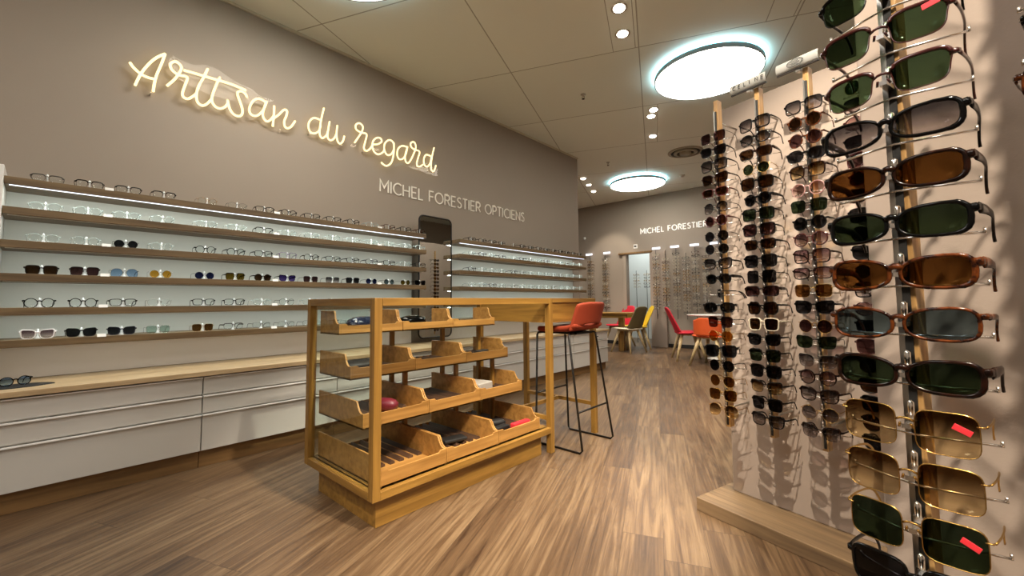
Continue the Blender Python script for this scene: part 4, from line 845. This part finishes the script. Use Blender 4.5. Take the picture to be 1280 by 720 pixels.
def flat_case(name, x, y, z, rz, l, w, h, mat, lb):
    o = MB().box(-l / 2, l / 2, -w / 2, w / 2, 0, h).obj(name, mat, bevel=.008); o.location = (x, y, z); o.rotation_euler = (0, 0, rz); return tag(o, lb, 'glasses case')
glasses_case('glasses_case', -2.56, 1.42, .969, PI / 2 + .1, .24, .10, .095, M['navy'], 'dark oval hard case in the top left tray of the display')
glasses_case('glasses_case', -2.56, 1.80, .969, PI / 2, .22, .10, .09, M['black'], 'black hard case in the top middle tray of the display')
glasses_case('glasses_case', -2.50, 1.36, .742, PI / 2, .24, .16, .05, M['mattblack'], 'black case lying in the second tier, left tray')
flat_case('glasses_case', -2.42, 2.36, .742, PI / 2 + .3, .14, .06, .03, M['mattblack'], 'flat black case in the second tier, right tray')
glasses_case('glasses_case', -2.36, 1.45, .491, .5, .19, .09, .07, M['wine_case'], 'wine red patterned case in the third tier, left tray')
flat_case('glasses_case', -2.32, 2.22, .491, .15, .16, .17, .065, M['silver_case'], 'silvery white case in the third tier, right tray')
flat_case('glasses_case', -2.20, 1.88, .230, -.2, .09, .17, .022, M['mattblack'], 'flat black pouch in the bottom middle tray')
glasses_case('glasses_case', -2.22, 2.30, .230, 1.2, .17, .07, .05, M['mattblack'], 'matt black case in the bottom right tray, behind the red one')
flat_case('glasses_case', -2.12, 2.24, .230, PI / 2 + .05, .17, .06, .03, M['mattblack'], 'slim black case in the bottom right tray, nearest its front lip')
flat_case('glasses_case', -2.055, 2.40, .230, PI / 2, .18, .045, .045, M['tag_red'], 'bright red case in the bottom right tray')
# ------------------------------------------------------------------ bar stool
def shell(name, fn, nu, nv, mat, parent, th=.03, sub=1):
    mb = MB(); vs = [fn(i / nu, j / nv) for j in range(nv + 1) for i in range(nu + 1)]; fs = []
    for j in range(nv):
        for i in range(nu): a = j * (nu + 1) + i; fs.append((a, a + 1, a + nu + 2, a + nu + 1))
    o = mb.add(vs, fs, 0, True).obj(name, mat, parent); s = o.modifiers.new('solid', 'SOLIDIFY'); s.thickness = th; s.offset = 0
    b = o.modifiers.new('sub', 'SUBSURF'); b.levels = sub; b.render_levels = sub + 1; return o
def bar_stool():
    root = empty('bar_stool', (-1.985, 3.0, 0), -PI / 2, 'orange upholstered bar stool with black wire legs at the high table', 'bar stool')
    # local: front -Y, width X, back +Y
    def seat(u, v):
        x = (u - .5) * 2; y = -.27 + .44 * v; w = .215 * (1 - .10 * (1 - v) ** 2) ; rx = 1 - .12 * max(0, .25 - v) * 4 * abs(x) ** 3
        return (x * w, y + .045 * abs(x) ** 3 * (1 if v < .3 else 0) * (1 - v / .3), .925 + .012 * abs(x) ** 2.5 - .010 * (1 - v) + (.0 if v < .75 else .03 * (v - .75) * 4))
    shell('seat', seat, 10, 8, M['orange_fabric'], root, .045)
    def back(u, v):
        x = (u - .5) * 2; w = .215 - .012 * v; y = .185 + .055 * v - .085 * abs(x) ** 2.2 * (1 - .25 * v); cut = .0 if abs(x) > .75 else .012
        z = .960 + .185 * v - (.020 * abs(x) ** 5 * v) ; z -= .055 * (abs(x) ** 3) * (1 - v); return (x * w, y, z + cut * (1 - v))
    shell('backrest', back, 12, 6, M['orange_fabric'], root, .036)
    for s in (-1, 1):
        x = s * .235
        pts = [(s * .10, -.215, .893), (s * .19, -.215, .893), (s * .203, -.215, .875), (x, -.215, .03), (x, -.20, .008), (x, .205, .008), (x, .225, .03), (s * .203, .10, .875), (s * .19, .095, .893), (s * .10, .095, .893)]
        MB().tube(pts, .0085, 8).obj('leg_frame', M['black_metal'], root)
    MB().tube([(-.228, .182, .30), (.228, .182, .30)], .0075, 8).obj('foot_rest', M['black_metal'], root)
    MB().tube([(-.222, -.215, .40), (.222, -.215, .40)], .0075, 8).obj('foot_rest', M['black_metal'], root)
    MB().box(-.12, .12, -.22, .12, .884, .902).obj('seat_plate', M['black_metal'], root, bevel=.003)
    MB().tube([(-.05, .19, .90), (-.05, .195, .875), (-.05, .20, .862), (-.05, .215, .866)], .004, 6).obj('hook', M['black_metal'], root)
bar_stool()
# ------------------------------------------------------------------ seating area
def chair(x, y, face, mat, seat_mat, lb, arm=False, k=1.0):
    """face = world direction (degrees) the sitter looks"""
    root = empty('dining_chair', (x, y, 0), math.radians(face + 90), lb, 'chair', 'upholstered chairs of the seating area')
    def seat(u, v):
        q = (u - .5) * 2; y_ = -.25 + .44 * v; w = .24 * (1 - .16 * (1 - v) ** 2); return (q * w, y_ + .03 * abs(q) ** 3 * (1 - v), .515 + .015 * q * q + .012 * (1 - v))
    shell('seat', seat, 8, 6, seat_mat, root, .04)
    def back(u, v):
        q = (u - .5) * 2; w = .235 - .055 * v - (.0 if v > .3 else 0); y_ = .185 + .17 * v - (.13 if arm else .05) * abs(q) ** 2 * (1 - .5 * v)
        z = .53 + .50 * v - .045 * abs(q) ** 4 * v; return (q * w, y_, z)
    def arms(u, v):
        q = (u - .5) * 2; a = q * 1.75; return (.27 * math.sin(a), -.02 + .24 * math.cos(a) * (1 if abs(q) < 1 else 1), .53 + (.27 if abs(q) > .3 else .32) * v)
    shell('backrest', arms if arm else back, 10, 6, mat, root, .032)
    for sx in (-1, 1):
        for sy in (-1, 1):
            MB().tube([(sx * .13, sy * .12, .50), (sx * .25, sy * .235, 0.0)], [.030, .018], 8).obj('leg', M['chair_wood'], root)
    MB().box(-.15, .15, -.14, .14, .475, .502).obj('under_frame', M['chair_wood'], root, bevel=.004)
    root.scale = (1.14, 1.14, 1.0)
    return root
chair(-2.96, 8.52, 30, M['red_shell'], M['red_shell'], 'bright red chair on splayed wooden legs left of the white round table')
chair(-2.36, 7.98, 78, M['orange_shell'], M['orange_shell'], 'orange tub chair partly behind the leftmost sunglasses rack', arm=True)
chair(-2.02, 9.50, 235, M['orange_fabric'], M['orange_fabric'], 'orange red chair behind the white round table')
chair(-4.42, 8.95, 168, M['olive_shell'], M['cream_fabric'], 'olive grey chair with cream seat at the wooden table')
chair(-4.62, 9.80, 215, M['yellow_shell'], M['yellow_shell'], 'yellow chair behind the olive grey chair')
chair(-5.22, 10.05, 250, M['red_shell'], M['red_shell'], 'dark red chair farthest back by the doorway')
t = empty('round_table', (-2.60, 8.98, 0), 0, 'white round table beside the bright red chair', 'table')
MB().lathe([(.0, .845), (.46, .845), (.50, .858), (.50, .868), (.0, .870)], 48).obj('tabletop', M['white'], t)
MB().lathe([(.03, .02), (.03, .845)], 16).obj('column', M['white'], t)
MB().lathe([(.17, 0), (.17, .01), (.03, .03)], 32).obj('foot', M['white'], t)
t = empty('wooden_table', (-4.99, 9.02, 0), math.radians(14), 'light oak table beyond the end of the wall cabinets', 'table')
MB().box(-.62, .60, -.36, .36, .855, .885).obj('tabletop', M['oakX'], t, bevel=.004)
MB().box(-.56, .54, -.30, .30, .765, .855).obj('apron', M['oakX'], t, bevel=.003)
MB().box(.28, .40, -.08, .08, 0, .765).obj('leg', M['oakZ'], t, bevel=.004)
MB().box(-.50, -.38, -.08, .08, 0, .765).obj('leg', M['oakZ'], t, bevel=.004)
# ------------------------------------------------------------------ what the tall mirror shows: a pale divider with one rack
o = MB().box(-.74, -.66, 4.9, 7.0, 0, 2.45).obj('room_divider', M['panel'], bevel=.003); tag(o, 'pale divider seen in the tall mirror, behind the rear panel', 'divider')
mr = empty('sunglasses_rack', (-.95, 5.62, .48), -PI / 2, 'oak display post reflected in the tall mirror', 'display rack')
MB().box(-.011, .011, -.006, .024, 0, 1.77).obj('post', M['pole_wood'], mr, bevel=.0015)
for zz in (.1, 1.6): MB().tube([(0, .022, zz), (0, .216, zz)], .005, 8).obj('wall_arm', M['steel'], mr)
JM = {k: joined(pair_parts('square', 'full', M[f], L[l], lo=True), 'sunglasses') for k, f, l in (('black', 'black', 'dark'), ('brown', 'tortoise', 'brown'), ('dark', 'darkbrown', 'dkbrown'))}
for i in range(20):
    link(ROD, 'rod', mr).location = (0, 0, ROWZ[i] - .48 - .02); k = ('black', 'dark', 'brown')[i % 3]
    o = link(JM[k], 'sunglasses'); o.location = (-.998, 5.62, ROWZ[i]); o.rotation_euler = (0, 0, -PI / 2); tag(o, f'{k} sunglasses, {ORD[i]} from top on the rack in the mirror', 'sunglasses', 'sunglasses seen in the mirror')
# ------------------------------------------------------------------ racks on the back wall
BST = dict(g=k_('gold', 'round', 'full', 'gold'), s=k_('silver', 'oval', 'full', 'silver'), d=k_('grey', 'rect', 'full', 'greywire'), b=k_('black', 'rect', 'thick', 'black'), c=k_('beige', 'oval', 'full', 'cream'), t=k_('brown', 'oval', 'full', 'tortoise'))
JB = {k: joined(pair_parts(v[1], 'thick', M[v[3]], L['clear'], scale=1.06, lo=True, thick=.0052, bias=1.1), 'eyeglasses') for k, v in BST.items()}
NMB = {k: v[0] for k, v in BST.items()}
BRD = MB().tube([(-.08, -.02, 0), (0, -.035, 0), (.08, -.02, 0)], .002, 4).mesh('rod', M['steel'])
def back_rack(x, y, rows, z0, z1, place, seed, dark=()):
    root = empty('eyeglasses_rack', (x, y, z0), 0, f'slim metal eyewear rack, {place}', 'display rack', 'slim racks at the back wall')
    MB().tube([(0, -.02, 0), (0, -.02, z1 - z0)], .007, 6).obj('post', M['greywire'], root)
    for zz in (.1, z1 - z0 - .1): MB().tube([(0, -.02, zz), (0, .062, zz)], .004, 6).obj('wall_arm', M['greywire'], root)
    q = random.Random(seed)
    for i in range(rows):
        z = z1 - .12 - .083 * i; link(BRD, 'rod', root).location = (0, 0, z - z0 - .012)
        k = 'b' if i in dark else q.choice('gscgdctgsc'); o = link(JB[k], 'eyeglasses'); o.location = (x, y - .055, z); o.rotation_euler = (0, 0, q.uniform(-.15, .15))
        tag(o, f'{NMB[k]} eyeglasses, {ORD[i]} from top on the {place}', 'eyeglasses', 'eyeglasses on the back wall racks')
RP = ['first rack right of the doorway', 'second rack right of the doorway', 'third rack right of the doorway', 'fourth rack right of the doorway', 'fifth rack right of the doorway', 'sixth rack right of the doorway']
for i, x in enumerate((-4.298, -4.055, -3.82, -3.59, -3.37, -3.135)):
    back_rack(x, BY - .065 - (.07 if i < 2 else 0), 17, .70, 2.30 if i % 2 else 2.42, RP[i], 20 + i, {4: (1, 6), 2: (0,)}.get(i, ()))
back_rack(-6.22, BY - .065, 17, .70, 2.38, 'leftmost rack just past the shelving', 31, (3,)); back_rack(-5.75, BY - .065, 17, .70, 2.42, 'rack left of the doorway', 32, (5, 11))
for x, lb in ((-4.308, 'white lit sign bar above the back racks, nearest the doorway'), (-3.845, 'white lit sign bar above the back racks, second from doorway'), (-3.381, 'white lit sign bar above the back racks, third from doorway'), (-2.93, 'white lit sign bar above the back racks, beside the leftmost sunglasses rack'), (-6.25, 'white lit sign bar at the far left of the back wall'), (-5.69, 'white lit sign bar left of the doorway')):
    r = empty('sign_bar', (x, BY, 2.47), 0, lb, 'sign', 'white sign bars on the back wall')
    MB().box(-.105, .105, -.10, -.088, -.026, .026).obj('sign_face', M['sign_led'], r, bevel=.004)
    MB().box(-.012, .012, -.088, 0, -.012, .012).obj('bracket', M['steel'], r)
r = empty('exit_button', (-4.895, BY, 2.584), 0, 'small square white frame fixture above the doorway', 'fixture')
MB().box(-.055, .055, -.02, 0, -.055, .055).obj('plate', M['white'], r, bevel=.004); MB().box(-.032, .032, -.024, -.019, -.02, .02).obj('dark_inset', M['mattblack'], r)
tag(MB().lathe([(.03, 0), (.03, -.05), (.02, -.07)], 16, (-6.40, BY - .06, 2.98)).obj('wall_sensor', M['white']), 'tiny white sensor high on the back wall beside the corner', 'sensor')
for i, (x, y) in enumerate(((-5.24, BY + .75), (-4.98, BY + .85), (-4.80, BY + .80))):
    back_rack(x, y, 5, 0.0, 2.0, ['left rack inside the doorway', 'middle rack inside the doorway', 'right rack inside the doorway'][i], 50 + i)
